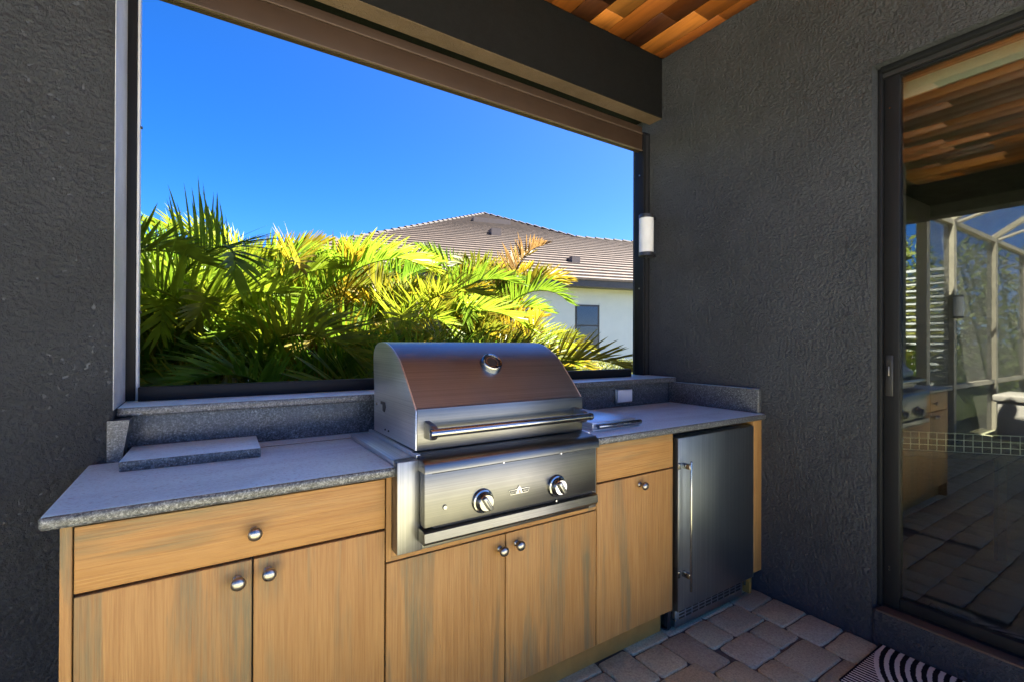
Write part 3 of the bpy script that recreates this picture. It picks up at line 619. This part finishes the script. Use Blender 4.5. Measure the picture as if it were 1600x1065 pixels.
# ------------------------------------------------------------------ sliding door
DX = 2.485
sd = thing('sliding_door', (DX, -0.4, ZD0), 'tall black framed sliding glass patio door reflecting the yard', 'door')
box('outer_jamb', DX - 0.020, DX + 0.09, YD0 - 0.016, YD0, ZD0 + 0.001, ZD1, M['frame'], sd, 0.002)
box('outer_head', DX - 0.035, DX + 0.09, YD1, YD0 - 0.0165, ZD1 - 0.022, ZD1, M['frame'], sd, 0.002)
box('head_track', DX - 0.012, DX + 0.09, YD1, YD0 - 0.0165, ZD1 - 0.040, ZD1 - 0.0225, M['black'], sd)
box('sill_track', DX - 0.074, DX - 0.012, YD1, YD0 - 0.0165, ZD0 - 0.001, ZD0 + 0.006, M['brown2'], sd, 0.001)
yA, yB = YD0 - 0.017, YD1
pa = box('panel_stile', DX, DX + 0.045, yA - 0.056, yA, ZD0 + 0.006, ZD1 - 0.041, M['frame'], sd, 0.003)
box('panel_stile', DX, DX + 0.045, yB, yB + 0.06, ZD0 + 0.006, ZD1 - 0.041, M['frame'], sd, 0.003)
box('bottom_rail', DX + 0.001, DX + 0.044, yB + 0.0605, yA - 0.0565, ZD0 + 0.006, 0.190, M['frame'], sd, 0.003)
box('top_rail', DX + 0.001, DX + 0.044, yB + 0.0605, yA - 0.0565, 2.416, ZD1 - 0.041, M['frame'], sd, 0.003)
box('glass_pane', DX + 0.016, DX + 0.022, yB + 0.055, yA - 0.050, 0.186, 2.42, M['glass'], sd)
lt = box('latch_plate', DX - 0.003, DX + 0.001, yA - 0.034, yA - 0.008, 1.048, 1.222, M['black'], sd, 0.0012)
box('latch_recess', DX - 0.0048, DX - 0.0028, yA - 0.028, yA - 0.015, 1.13, 1.205, M['dark'], lt); box('latch_lever', DX - 0.010, DX - 0.0035, yA - 0.023, yA - 0.019, 1.135, 1.175, M['nickel'], lt, 0.001)
for z in (2.29, 0.30, 0.312): cyl('screw', (DX + 0.001, yA - 0.022, z), (DX - 0.002, yA - 0.022, z), 0.003, M['chrome'], sd, 8)
va = thing('blind_valance', (2.62, -0.3, 2.36), 'pale cloth blind valance seen through the top of the glass door', 'blind')
box('valance', 2.635, 2.65, -0.08, 0.98, 2.372, 2.444, M['offwhite'], va, 0.002)
tube('pull_cord', [(2.632, 0.42 + 0.02 * math.sin(i * .7) - .05 * i / 10, 2.52 - 0.013 * i) for i in range(11)], 0.0022, M['white'], va, 6)
# console with wire tray inside the room
cs = thing('console_table', (3.1, 0.6, 0.1), 'dark console table inside the room behind the glass', 'table')
za = 0.735; pA = at_z(1396, 672, 0.827); pB = at_z(1640, 683, 0.827)
dv = (pB - pA); dv.z = 0; Ln = dv.length; dv.normalize(); nv = Vector((dv.y, -dv.x, 0)); nv = nv if nv.x > 0 else -nv
def obox(name, o0, u0, u1, v0, v1, z0, z1, mat, parent):
    P = lambda u, v, z: (o0.x + dv.x * u + nv.x * v, o0.y + dv.y * u + nv.y * v, z)
    vs_ = [P(u, v, z) for z in (z0, z1) for u, v in ((u0, v0), (u1, v0), (u1, v1), (u0, v1))]
    c = P((u0 + u1) / 2, (v0 + v1) / 2, z0)
    return from_data(name, vs_, [(0, 1, 2, 3), (4, 5, 6, 7), (0, 1, 5, 4), (1, 2, 6, 5), (2, 3, 7, 6), (3, 0, 4, 7)], mat, parent, c)
obox('table_top', pA, -0.05, Ln + 0.05, -0.02, 0.35, za - 0.030, za - 0.001, M['dark'], cs)
for u in (0, Ln):
    for v in (0.0, 0.31): obox('leg', pA, u - 0.02, u + 0.02, v, v + 0.03, 0.10, za - 0.0305, M['dark'], cs)
wt = thing('wire_tray', tuple(pA - Vector((0, 0, pA.z - za))), 'long low pale wire tray on the console inside the room', 'tray')
nx = int(Ln / 0.037)
for i in range(nx + 1): obox('upright_wire', pA, i * Ln / nx - 0.0014, i * Ln / nx + 0.0014, 0, 0.003, za, 0.827, M['offwhite'], wt)
for z in (za + 0.001, za + 0.030, za + 0.060, 0.827): obox('rail_wire', pA, 0, Ln, -0.003, -0.0002, z - 0.0016, z + 0.0016, M['offwhite'], wt)

# wall light
def wall_light(x, y, z0, z1, r, label, wallx, facing):
    t = thing('wall_light', (x, y, z0), label, 'lamp')
    lathe('shade', [(0.0, r - 0.002), (0.0, r), (z1 - z0, r), (z1 - z0, r - 0.002)], (x, y, z0), (0, 0, 1), M['white'], t, 32)
    lathe('top_cap', [(0.0005, 0), (0.0005, r + 0.0015), (0.022, r + 0.0015), (0.024, r - 0.002), (0.024, 0)], (x, y, z1), (0, 0, 1), M['black'], t, 32)
    lathe('bottom_cap', [(-0.0005, 0), (-0.0005, r + 0.0015), (-0.022, r + 0.0015), (-0.026, r - 0.004), (-0.026, 0)], (x, y, z0), (0, 0, 1), M['black'], t, 32)
    lathe('finial', [(-0.0262, 0.007), (-0.035, 0.007), (-0.037, 0.004), (-0.037, 0)], (x, y, z0), (0, 0, 1), M['black'], t, 12)
    a, b = sorted((x + facing * (r - 0.01), wallx))
    box('bracket', a, b + 0.002, y + 0.0, y + 0.03, z1 - 0.0, z1 + 0.02, M['black'], t); box('bracket', a, b + 0.002, y + 0.0, y + 0.03, z0 - 0.02, z0, M['black'], t)
    return t
wall_light(2.318, 2.026, 1.835, 2.047, 0.0445, 'white cylinder wall light with black caps beside the kitchen window', XW, 1)

# doormat
dm = tag(box('doormat', 2.015, 2.400, -0.075, 0.827, 0.0015, 0.0085, M['mat'], None, 0.002), 'black doormat woven with white stripes and arcs below the glass door', 'doormat')

# ------------------------------------------------------------------ pool cage and things the door reflects
pg = thing('pool_cage', (-5, 2.0, 0), 'bronze framed pool screen enclosure mirrored in the glass door', 'screen enclosure')
cx = [-2.05, -3.0, -4.9, -6.8, -8.7, -10.6]
for x in cx: box('post', x - 0.05, x + 0.05, 1.975, 2.075, -0.055, 2.85, M['cagebronze'], pg)
for a, b in zip(cx, cx[1:]):
    box('chair_rail', b + 0.05, a - 0.05, 1.985, 2.065, 0.70, 0.76, M['cagebronze'], pg); box('top_rail', b + 0.05, a - 0.05, 1.98, 2.07, 2.79, 2.85, M['cagebronze'], pg)
    box('screen_panel', b + 0.05, a - 0.05, 2.022, 2.026, 0.76, 2.79, M['screen'], pg)
    box('kick_panel', b + 0.05, a - 0.05, 2.022, 2.026, -0.05, 0.70, M['screen'], pg)
for x in cx[1:]:
    from_data('roof_bow', [(x - .04, 2.07, 2.78), (x + .04, 2.07, 2.78), (x + .04, 2.07, 2.86), (x - .04, 2.07, 2.86), (x - .04, -0.4, 4.5), (x + .04, -0.4, 4.5), (x + .04, -0.4, 4.58), (x - .04, -0.4, 4.58)],
              [(0, 1, 2, 3), (4, 5, 6, 7), (0, 1, 5, 4), (1, 2, 6, 5), (2, 3, 7, 6), (3, 0, 4, 7)], M['cagebronze'], pg, (x, 2.07, 2.8))
for a, b in zip(cx[1:], cx[2:]):
    from_data('roof_screen', [(b + .04, 2.06, 2.83), (a - .04, 2.06, 2.83), (a - .04, -0.4, 4.54), (b + .04, -0.4, 4.54)], [(0, 1, 2, 3)], M['screen'], pg, (a, 2.06, 2.83))
box('ridge_rail', -10.6, -3.0, -0.45, -0.37, 4.46, 4.54, M['cagebronze'], pg)
for b, a in zip(cx[2:], cx[1:]):
    tube('diagonal_brace', [(a - .05, 2.05, 2.8), (b + 0.05, 2.05 - 1.2, 3.62)], 0.025, M['cagebronze'], pg, 6)
bn = thing('storage_bench', (-4.4, 1.1, 0), 'beige resin storage bench in the sun mirrored in the glass door', 'storage bench')
for i in range(5): box('front_panel', -4.02, -3.99, 0.4 + i * 0.28, 0.4 + i * 0.28 + 0.272, -0.01, 0.50, M['resin'], bn, 0.008)
box('bench_body', -4.7, -4.021, 0.4, 1.8, -0.01, 0.49, M['resin'], bn, 0.01); box('lid', -4.74, -3.96, 0.36, 1.84, 0.505, 0.60, M['resin'], bn, 0.02)
box('lid_catch', -3.989, -3.975, 1.02, 1.18, 0.46, 0.503, M['resin'], bn, 0.004)
wall_light(-2.93, 1.93, 1.62, 1.86, 0.05, 'white cylinder lamp on a cage post mirrored in the glass door', -2.99, -1)
sv = thing('louvred_shutter', (-5.4, 2.9, 0), 'white louvred shutter panel beyond the pool cage', 'shutter')
sx, sy = -4.6, 2.75
box('stile', sx - 0.02, sx + 0.02, sy - 0.38, sy - 0.34, -0.12, 2.55, M['cloth'], sv); box('stile', sx - 0.02, sx + 0.02, sy + 0.34, sy + 0.38, -0.12, 2.55, M['cloth'], sv)
for i in range(19):
    l = box('louvre', sx - 0.045, sx + 0.045, sy - 0.339, sy + 0.339, -0.006, 0.006, M['cloth'], sv); place(l, sv, (sx, sy, 0.55 + i * 0.105)); l.rotation_euler.y = R(35)

# ------------------------------------------------------------------ vegetation
def frond_mesh(seed, L=1.5, a0=18, arch=75, leaf=0.46, vee=35, n=44, wid=0.020, droop=0.12):
    r = random.Random(seed); V, F = [], []; N = 14; pts = []; p = Vector((0, 0, 0)); bend = r.uniform(-0.25, 0.25)
    for i in range(N + 1):
        t = i / N; a = R(a0 + arch * t ** 1.6); pts.append(p.copy())
        p = p + Vector((math.sin(a), bend * t * 0.35, math.cos(a))).normalized() * (L / N)
    def samp(t):
        q = min(t * N, N - 1e-4); i = int(q); f = q - i; return pts[i].lerp(pts[i + 1], f), (pts[i + 1] - pts[i]).normalized()
    for i in range(N + 1):                       # rachis
        c, T = samp(i / N); rad = 0.011 * (1 - 0.85 * i / N) + 0.0015; S = Vector((0, 1, 0)); Nn = T.cross(S).normalized() * -1
        for k in range(4):
            an = k * math.pi / 2; V.append(c + S * rad * math.cos(an) + Nn * rad * math.sin(an))
        if i:
            b = i * 4
            for k in range(4): F.append((b - 4 + k, b - 4 + (k + 1) % 4, b + (k + 1) % 4, b + k))
    for j in range(n):
        t0 = 0.16 + 0.84 * (j / (n - 1))
        prof_ = min(1.0, 0.55 + (t0 - 0.16) * 2.2) * (1 - 0.62 * max(0, (t0 - 0.45) / 0.55) ** 1.5)
        for s in (-1, 1):
            t = min(0.995, t0 + r.uniform(-0.006, 0.006)); c, T = samp(t); S = Vector((0, s, 0)); Nn = (S - T * S.dot(T)).normalized(); Up = T.cross(Nn) * s
            v_ = R(vee + r.uniform(-9, 9)); f = R(66 - 42 * t + r.uniform(-5, 5))
            side = Nn * math.cos(v_) + Up * math.sin(v_); D = (T * math.cos(f) + side * math.sin(f)).normalized()
            l = leaf * prof_ * r.uniform(0.9, 1.08); Wd = (T - D * T.dot(D)); Wd = Wd.normalized() if Wd.length > 1e-3 else Nn
            Wd = (Wd + Up * r.uniform(-0.3, 0.3)).normalized(); b = len(V); dr_ = droop * r.uniform(0.5, 1.6)
            for s_, w_ in ((0, 0.45), (0.28, 1.0), (0.62, 0.82), (0.86, 0.42)):
                pp = c + D * l * s_ + Vector((0, 0, -1)) * dr_ * l * s_ * s_; V += [pp - Wd * wid * w_ / 2, pp + Wd * wid * w_ / 2]
            V.append(c + D * l + Vector((0, 0, -1)) * dr_ * l)
            for k in range(3): F.append((b + 2 * k, b + 2 * k + 1, b + 2 * k + 3, b + 2 * k + 2))
            F.append((b + 6, b + 7, b + 8))
    me = bpy.data.meshes.new('frond'); me.from_pydata([tuple(v) for v in V], [], F); me.materials.append(M['leaf']); return me
FR = [frond_mesh(i, L, a0, ar, lf, ve, nn) for i, (L, a0, ar, lf, ve, nn) in enumerate([(1.25, 10, 62, .42, 48, 40), (1.35, 12, 85, .44, 46, 44), (1.2, 8, 105, .40, 50, 40), (1.3, 18, 120, .42, 44, 42), (1.1, 6, 45, .38, 52, 36), (1.45, 14, 98, .44, 46, 46), (1.15, 20, 135, .38, 40, 38), (1.0, 5, 80, .34, 52, 36)])]
GREENS = [(0.11, 0.21, 0.015), (0.16, 0.26, 0.016), (0.22, 0.30, 0.018), (0.28, 0.32, 0.02)]
BROWN = (0.15, 0.085, 0.028)
GOLDS = [(0.22, 0.21, 0.016), (0.30, 0.24, 0.016), (0.36, 0.25, 0.016), (0.17, 0.19, 0.016)]
def frond(parent, pos, az, tilt, scale, roll_, colr, mesh=None):
    o_ = bpy.data.objects.new('frond', mesh or rnd.choice(FR)); COL.objects.link(o_); place(o_, parent, pos)
    o_.rotation_euler = (Matrix.Rotation(az, 3, 'Z') @ Matrix.Rotation(tilt, 3, 'Y') @ Matrix.Rotation(roll_, 3, 'X')).to_euler()
    o_.scale = (scale,) * 3; v = rnd.uniform(0.8, 1.25) * 0.72; o_.color = (colr[0] * v, colr[1] * v, colr[2] * v, 1); return o_
def palm(x, y, h, stems, gold, label, nf=(5, 7), sc=1.0, name='areca_palm'):
    t = thing(name, (x, y, -0.12), label, 'palm', None)
    for s in range(stems):
        a = 2 * math.pi * (s + rnd.uniform(-.3, .3)) / stems; d = rnd.uniform(0.10, 0.34) if stems > 1 else 0
        hh = h * rnd.uniform(0.55, 1.0); bx0, by0 = x + d * .5 * math.cos(a), y + d * .5 * math.sin(a)
        tx, ty = x + d * 2.0 * math.cos(a), y + d * 2.0 * math.sin(a)
        pts = [(bx0 + (tx - bx0) * u ** 1.5, by0 + (ty - by0) * u ** 1.5, -0.12 + (hh + 0.12) * u) for u in (0, .25, .5, .75, 1)]
        tube('stem', pts, 0.028, M['cane'], t, 8, 0.020)
        k = rnd.randint(*nf); ph = rnd.uniform(0, 6.28)
        for i in range(k):
            colr = rnd.choice(GOLDS if rnd.random() < gold else GREENS)
            if rnd.random() < 0.02 + 0.03 * gold: colr = BROWN
            frond(t, pts[-1], ph + 6.283 * i / k + rnd.uniform(-.3, .3), R(rnd.uniform(0, 42)), sc * rnd.uniform(0.75, 1.05), R(rnd.uniform(-25, 25)), colr)
    return t
palm(-0.45, 3.50, 1.35, 7, 0.04, 'deep green areca palm clump nearest the pillar side of the window')
palm(0.28, 3.95, 1.50, 8, 0.08, 'tall green areca palm clump with the highest upright frond')
palm(0.60, 3.40, 0.85, 6, 0.12, 'low green areca palm clump at the foot of the tall green one')
palm(1.00, 4.20, 1.42, 8, 0.35, 'yellow green areca palm clump behind the left edge of the grill hood')
palm(1.30, 3.60, 0.80, 6, 0.30, 'low areca palm clump with arching green fronds behind the hood')
palm(1.68, 4.60, 1.25, 8, 0.55, 'yellow green areca palm clump reaching up to the neighbour roof edge')
palm(2.10, 4.20, 0.95, 7, 0.65, 'low yellowing areca palm clump behind the hood thermometer')
palm(2.50, 4.75, 1.45, 8, 0.85, 'golden areca palm clump in front of the neighbour roof')
palm(2.52, 4.45, 1.05, 7, 0.80, 'half height golden areca palm clump before the tall golden one', (5, 7), 0.78)
palm(2.88, 4.95, 0.70, 6, 0.85, 'golden areca palm clump beside the neighbour white wall')
palm(2.66, 4.00, 0.22, 3, 0.7, 'low yellow areca palm with drooping fronds right of the grill', (5, 6), 0.58)
palm(-0.3, 5.0, 1.45, 6, 0.08, 'shaded areca palm clump in the back row near the far grey house')
palm(1.0, 5.3, 1.25, 6, 0.2, 'shaded areca palm clump in the middle of the back row')
# hero fronds rising above the row
def hero(parent, px_, py_, Y, az, tilt, sc, mesh, col_): frond(parent, at_y(px_, py_, Y), R(az), R(tilt), sc, 0, col_, FR[mesh])

def shrub(x, y, rx, ry, h, n, cols_, label, leafsize=0.07, name='shrub', cat='shrub', group=None, zb=-0.12):
    t = thing(name, (x, y, zb), label, cat, group)
    V, F = [], []
    for i in range(n):
        while True:
            u = Vector((rnd.uniform(-1, 1), rnd.uniform(-1, 1), rnd.uniform(0, 1)))
            if name == 'box_hedge' or Vector((u.x, u.y, u.z * 1.6 - .6)).length < 1: break
        k = 0.75 + 0.25 * rnd.random()
        c = Vector((x + u.x * rx, y + u.y * ry, zb + u.z * h)); d = Vector((rnd.gauss(0, 1), rnd.gauss(0, 1), rnd.gauss(.4, .8))).normalized()
        e = d.cross(Vector((rnd.gauss(0, 1), rnd.gauss(0, 1), rnd.gauss(0, 1)))).normalized(); s = leafsize * rnd.uniform(.6, 1.3); b = len(V)
        V += [c, c + d * s * .5 + e * s * .22, c + d * s, c + d * s * .5 - e * s * .22]; F.append((b, b + 1, b + 2, b + 3))
    o_ = from_data('foliage', V, F, M['shrub'], t, (x, y, zb)); o_.color = (*cols_, 1)
    tube('stem', [(x, y, zb), (x + .02, y, zb + h * .6)], 0.02, M['bark'], t, 6, 0.008)
    return t
for i, (x, y, rx, h) in enumerate([(-0.7, 4.9, .6, 1.25), (0.25, 5.0, .65, 1.2), (1.1, 5.3, .6, 1.15), (2.0, 5.6, .6, 1.2), (2.95, 5.7, .6, 1.2)]):
    shrub(x, y, rx, .4, h, 2600, (0.10, 0.16, 0.02), ['dense green shrub filling behind the palms, %s' % q for q in ('next to the pillar end', 'second from the pillar end', 'in the middle of the row', 'second from the white wall end', 'at the white wall end')][i], 0.09)
# beyond the pool cage (mirrored in the door)
for i, (x, y, h) in enumerate([(-3.6, 4.2, 2.6), (-5.6, 4.6, 3.4), (-7.8, 4.4, 3.0), (-10.5, 4.8, 4.2), (-13.5, 4.2, 4.6), (-16.5, 3.0, 5.2), (-17.5, 0.0, 5.0)]):
    shrub(x, y, 1.2, 1.0, h, 2600, [(0.16, 0.19, 0.03), (0.09, 0.13, 0.02), (0.20, 0.20, 0.03)][i % 3], ['leafy shrub beyond the cage just past the patio corner', 'leafy shrub beyond the cage behind the louvred shutter', 'leafy shrub beyond the cage past the storage bench', 'leafy shrub beyond the far cage posts', 'tall shrub beyond the end of the pool cage', 'tall shrub at the pool end of the yard', 'tall shrub closing the yard opposite the glass door'][i], 0.2, 'tall_shrub', 'shrub', 'shrubs beyond the pool cage')
palm(-3.9, 3.3, 0.8, 4, 0.2, 'areca palm beyond the pool cage mirrored in the glass door')

# ------------------------------------------------------------------ neighbour house
E1 = at_z(995, 440, 2.95); E2 = at_z(844, 431.5, 2.95)
ed = (E1 - E2); ed.z = 0; ed.normalize(); en = Vector((-ed.y, ed.x, 0)); en = en if en.y > 0 else -en      # along eave, away from us
EO = E1.copy()
nh = thing('neighbour_house', tuple(Vector((EO.x, EO.y, -0.12))), 'white rendered house with brown tiled hip roof beyond the palms', 'house')
def NP(s, d, z): return Vector((EO.x + ed.x * s + en.x * d, EO.y + ed.y * s + en.y * d, z))
def nbox(name, s0, s1, d0, d1, z0, z1, mat, parent):
    v = [NP(s, d, z) for z in (z0, z1) for s, d in ((s0, d0), (s1, d0), (s1, d1), (s0, d1))]
    return from_data(name, v, [(0, 1, 2, 3), (4, 5, 6, 7), (0, 1, 5, 4), (1, 2, 6, 5), (2, 3, 7, 6), (3, 0, 4, 7)], mat, parent, NP((s0 + s1) / 2, d0, z0))
SL = 5 / 12.
def on_roof(x, y):
    """pixel -> (s, d) on the front roof plane z = 2.95 + SL * d"""
    r_ = ray(x, y); o0 = Vector((0, 0, CAMZ)) - EO; A = r_.dot(en); B = o0.dot(en)
    t_ = (2.95 + SL * B - CAMZ) / (r_.z - SL * A); p = Vector((0, 0, CAMZ)) + r_ * t_ - EO; return p.dot(ed), p.dot(en)
def on_wall(x, y, d):
    r_ = ray(x, y); o0 = Vector((0, 0, CAMZ)) - EO; t_ = (d - o0.dot(en)) / r_.dot(en); p = Vector((0, 0, CAMZ)) + r_ * t_; return (p - EO).dot(ed), p.z
peak = on_roof(756, 334); hipL = on_roof(480, 386); brk = on_roof(900, 371); rgt = on_roof(994, 378.5)
slope_l = (hipL[1] - peak[1]) / (hipL[0] - peak[0])
SLo = peak[0] - peak[1] / slope_l                # where the left hip meets the eave
SRo = 9.0
outl = [(SLo, 0.0), (SRo, 0.0), (SRo, brk[1]), (brk[0], brk[1]), (peak[0], peak[1])]
def span(d):
    """extent of the roof face along the eave at depth d"""
    xs = []
    for (s0, d0), (s1, d1) in zip(outl, outl[1:] + outl[:1]):
        if (d0 - d) * (d1 - d) <= 0 and abs(d0 - d1) > 1e-9: xs.append(s0 + (s1 - s0) * (d - d0) / (d1 - d0))
    return (min(xs), max(xs)) if len(xs) > 1 else None
WD = 0.55
nbox('wall', SLo + 0.6, SRo - 0.5, WD, WD + 0.3, -0.12, 2.76, M['nwall'], nh)
nbox('side_wall', SLo + 0.6, SLo + 0.9, WD + 0.3, WD + 9, -0.12, 2.76, M['nwall'], nh)
nbox('fascia', SLo, SRo, 0.0, 0.03, 2.745, 2.935, M['fascia'], nh); nbox('soffit', SLo + .02, SRo, 0.031, WD + 0.3, 2.76, 2.79, M['fascia'], nh)
nroof = from_data('roof', [NP(s, d, 2.93 + SL * d) for s, d in outl] + [NP(SLo, 2 * peak[1], 2.93), NP(SRo, 2 * peak[1], 2.93)],
                  [(0, 1, 2, 3, 4), (0, 4, 5), (4, 3, 2, 6, 5), (0, 5, 6, 1), (1, 6, 2)], M['fascia'], nh, NP(0, 0, 2.93))
CW = 0.335; d = -0.04; i = 0
while d < peak[1] - 0.02:
    d0, d1 = d, min(d + CW, peak[1] - 0.01); a, b = span(max(d0, 0.001)), span(d1)
    if a and b:
        t0_, t1_ = 0.060, 0.012
        v = [NP(a[0], d0, 2.93 + SL * d0), NP(a[1], d0, 2.93 + SL * d0), NP(a[0], d0, 2.93 + SL * d0 + t0_), NP(a[1], d0, 2.93 + SL * d0 + t0_), NP(b[0], d1 + .02, 2.93 + SL * d1 + t1_), NP(b[1], d1 + .02, 2.93 + SL * d1 + t1_)]
        from_data('tile_course', v, [(0, 1, 3, 2), (2, 3, 5, 4), (0, 2, 4), (1, 5, 3)], M['tile'], nroof, NP(a[0], d0, 2.93 + SL * d0))
    d += CW * 0.97
def caps(p0, p1, k, up=0.02):
    for i in range(k):
        a = Vector(p0).lerp(Vector(p1), i / k); b = Vector(p0).lerp(Vector(p1), (i + 1.08) / k)
        a.z += up * 0.4; b.z += up * 1.0
        cyl('ridge_cap', a + Vector((0, 0, 0.03)), b + Vector((0, 0, -0.02)), 0.07, M['cap'], nroof, 8, 0.060)
P3 = lambda q: NP(q[0], q[1], 2.93 + SL * q[1])
caps(P3((SLo, 0)), P3(peak), int((P3(peak) - P3((SLo, 0))).length / 0.42)); caps(P3(peak), P3(brk), int((P3(peak) - P3(brk)).length / 0.42)); caps(P3(brk), P3((SRo, brk[1])), int((SRo - brk[0]) / 0.42))
def vent(x0, y0, x1, y1, name='roof_vent'):
    a = on_roof(x0, y1); b = on_roof(x1, y1); wv = b[0] - a[0]; dd_ = a[1]
    hgt = (y1 - y0) / FPX * (NP(a[0], a[1], 3).dot(_fwd)) * 0.9
    z = 2.95 + SL * dd_
    v = [NP(s, d_, zz) for (s, d_, zz) in ((a[0], dd_, z), (b[0], dd_, z), (b[0], dd_, z + hgt), (a[0], dd_, z + hgt), (a[0], dd_ + hgt / SL * .8, z + hgt), (b[0], dd_ + hgt / SL * .8, z + hgt))]
    from_data(name, v, [(0, 1, 2, 3), (3, 2, 5, 4), (0, 3, 4), (1, 5, 2), (0, 4, 5, 1)], M['fascia'], nroof, v[0])
vent(740, 338, 788, 347); vent(768, 355, 781, 368); vent(894, 399, 905, 412)
# window in the neighbour wall
w0 = on_wall(905, 476, WD); w1 = on_wall(936, 545, WD); s0, s1 = w1[0] - 0.75, w1[0]; z0, z1 = w1[1], w0[1]
nw = nbox('window', s0, s1, WD - 0.012, WD + 0.02, z0, z1, M['fascia'], nh)
zm = (z0 + z1) / 2 + 0.03
for za_, zb_, nm in ((z0 + 0.05, zm - 0.02, 'pane'), (zm + 0.02, z1 - 0.05, 'pane')):
    nbox(nm, s0 + 0.05, s1 - 0.06, WD - 0.018, WD - 0.013, za_, zb_, M['blind'], nw); nbox('glass', s0 + 0.05, s1 - 0.06, WD - 0.024, WD - 0.021, za_, zb_, M['pane'], nw)
nbox('reveal', s1 + 0.0, s1 + 0.07, WD - 0.02, WD - 0.001, z0 - 0.02, z1 + 0.05, M['nwall'], nw)
# hedge along the neighbour wall
hp = at_z(955, 563, 0.62 + 0.25)
hd_ = thing('box_hedge', (hp.x, hp.y, -0.12), 'clipped light green hedge in front of the neighbour white wall', 'hedge')
V, F = [], []
hl0 = at_y(880, 563, hp.y + .25).x; hl1 = hp.x + 2.2
for i in range(9000):
    x = rnd.uniform(hl0, hl1); c = Vector((x, hp.y + (x - hp.x) * -0.22 + rnd.uniform(-.3, .3), -0.12 + rnd.random() ** .6 * (hp.z + 0.12) + rnd.gauss(0, .015)))
    dv_ = Vector((rnd.gauss(0, 1), rnd.gauss(0, 1), rnd.gauss(.5, .8))).normalized(); e = dv_.cross(Vector((rnd.gauss(0, 1), rnd.gauss(0, 1), rnd.gauss(0, 1)))).normalized(); s = rnd.uniform(.03, .07); b = len(V)
    V += [c, c + dv_ * s * .5 + e * s * .3, c + dv_ * s, c + dv_ * s * .5 - e * s * .3]; F.append((b, b + 1, b + 2, b + 3))
o = from_data('foliage', V, F, M['shrub'], hd_, (hp.x, hp.y, -0.12)); o.color = (0.20, 0.21, 0.05, 1)
# second house far behind on the pillar side
fh = thing('far_house', (-2.5, 15, -0.12), 'grey house with dark roof far behind the palms', 'house')
box('wall', -6.5, 0.4, 14, 20, -0.12, 2.9, M['roomwall'], fh)
from_data('roof', [(-7, 13.5, 2.85), (0.9, 13.5, 2.85), (0.9, 20.5, 2.85), (-7, 20.5, 2.85), (-3.6, 17, 4.6), (-2.5, 17, 4.6)], [(0, 1, 2, 3), (0, 1, 5, 4), (1, 2, 5), (2, 3, 4, 5), (3, 0, 4)], M['darkroof'], fh, (-3, 17, 2.85))
for x in (-1.6, -0.6): box('window', x - 0.4, x + 0.4, 13.97, 14.02, 1.0, 2.2, M['fascia'], fh)
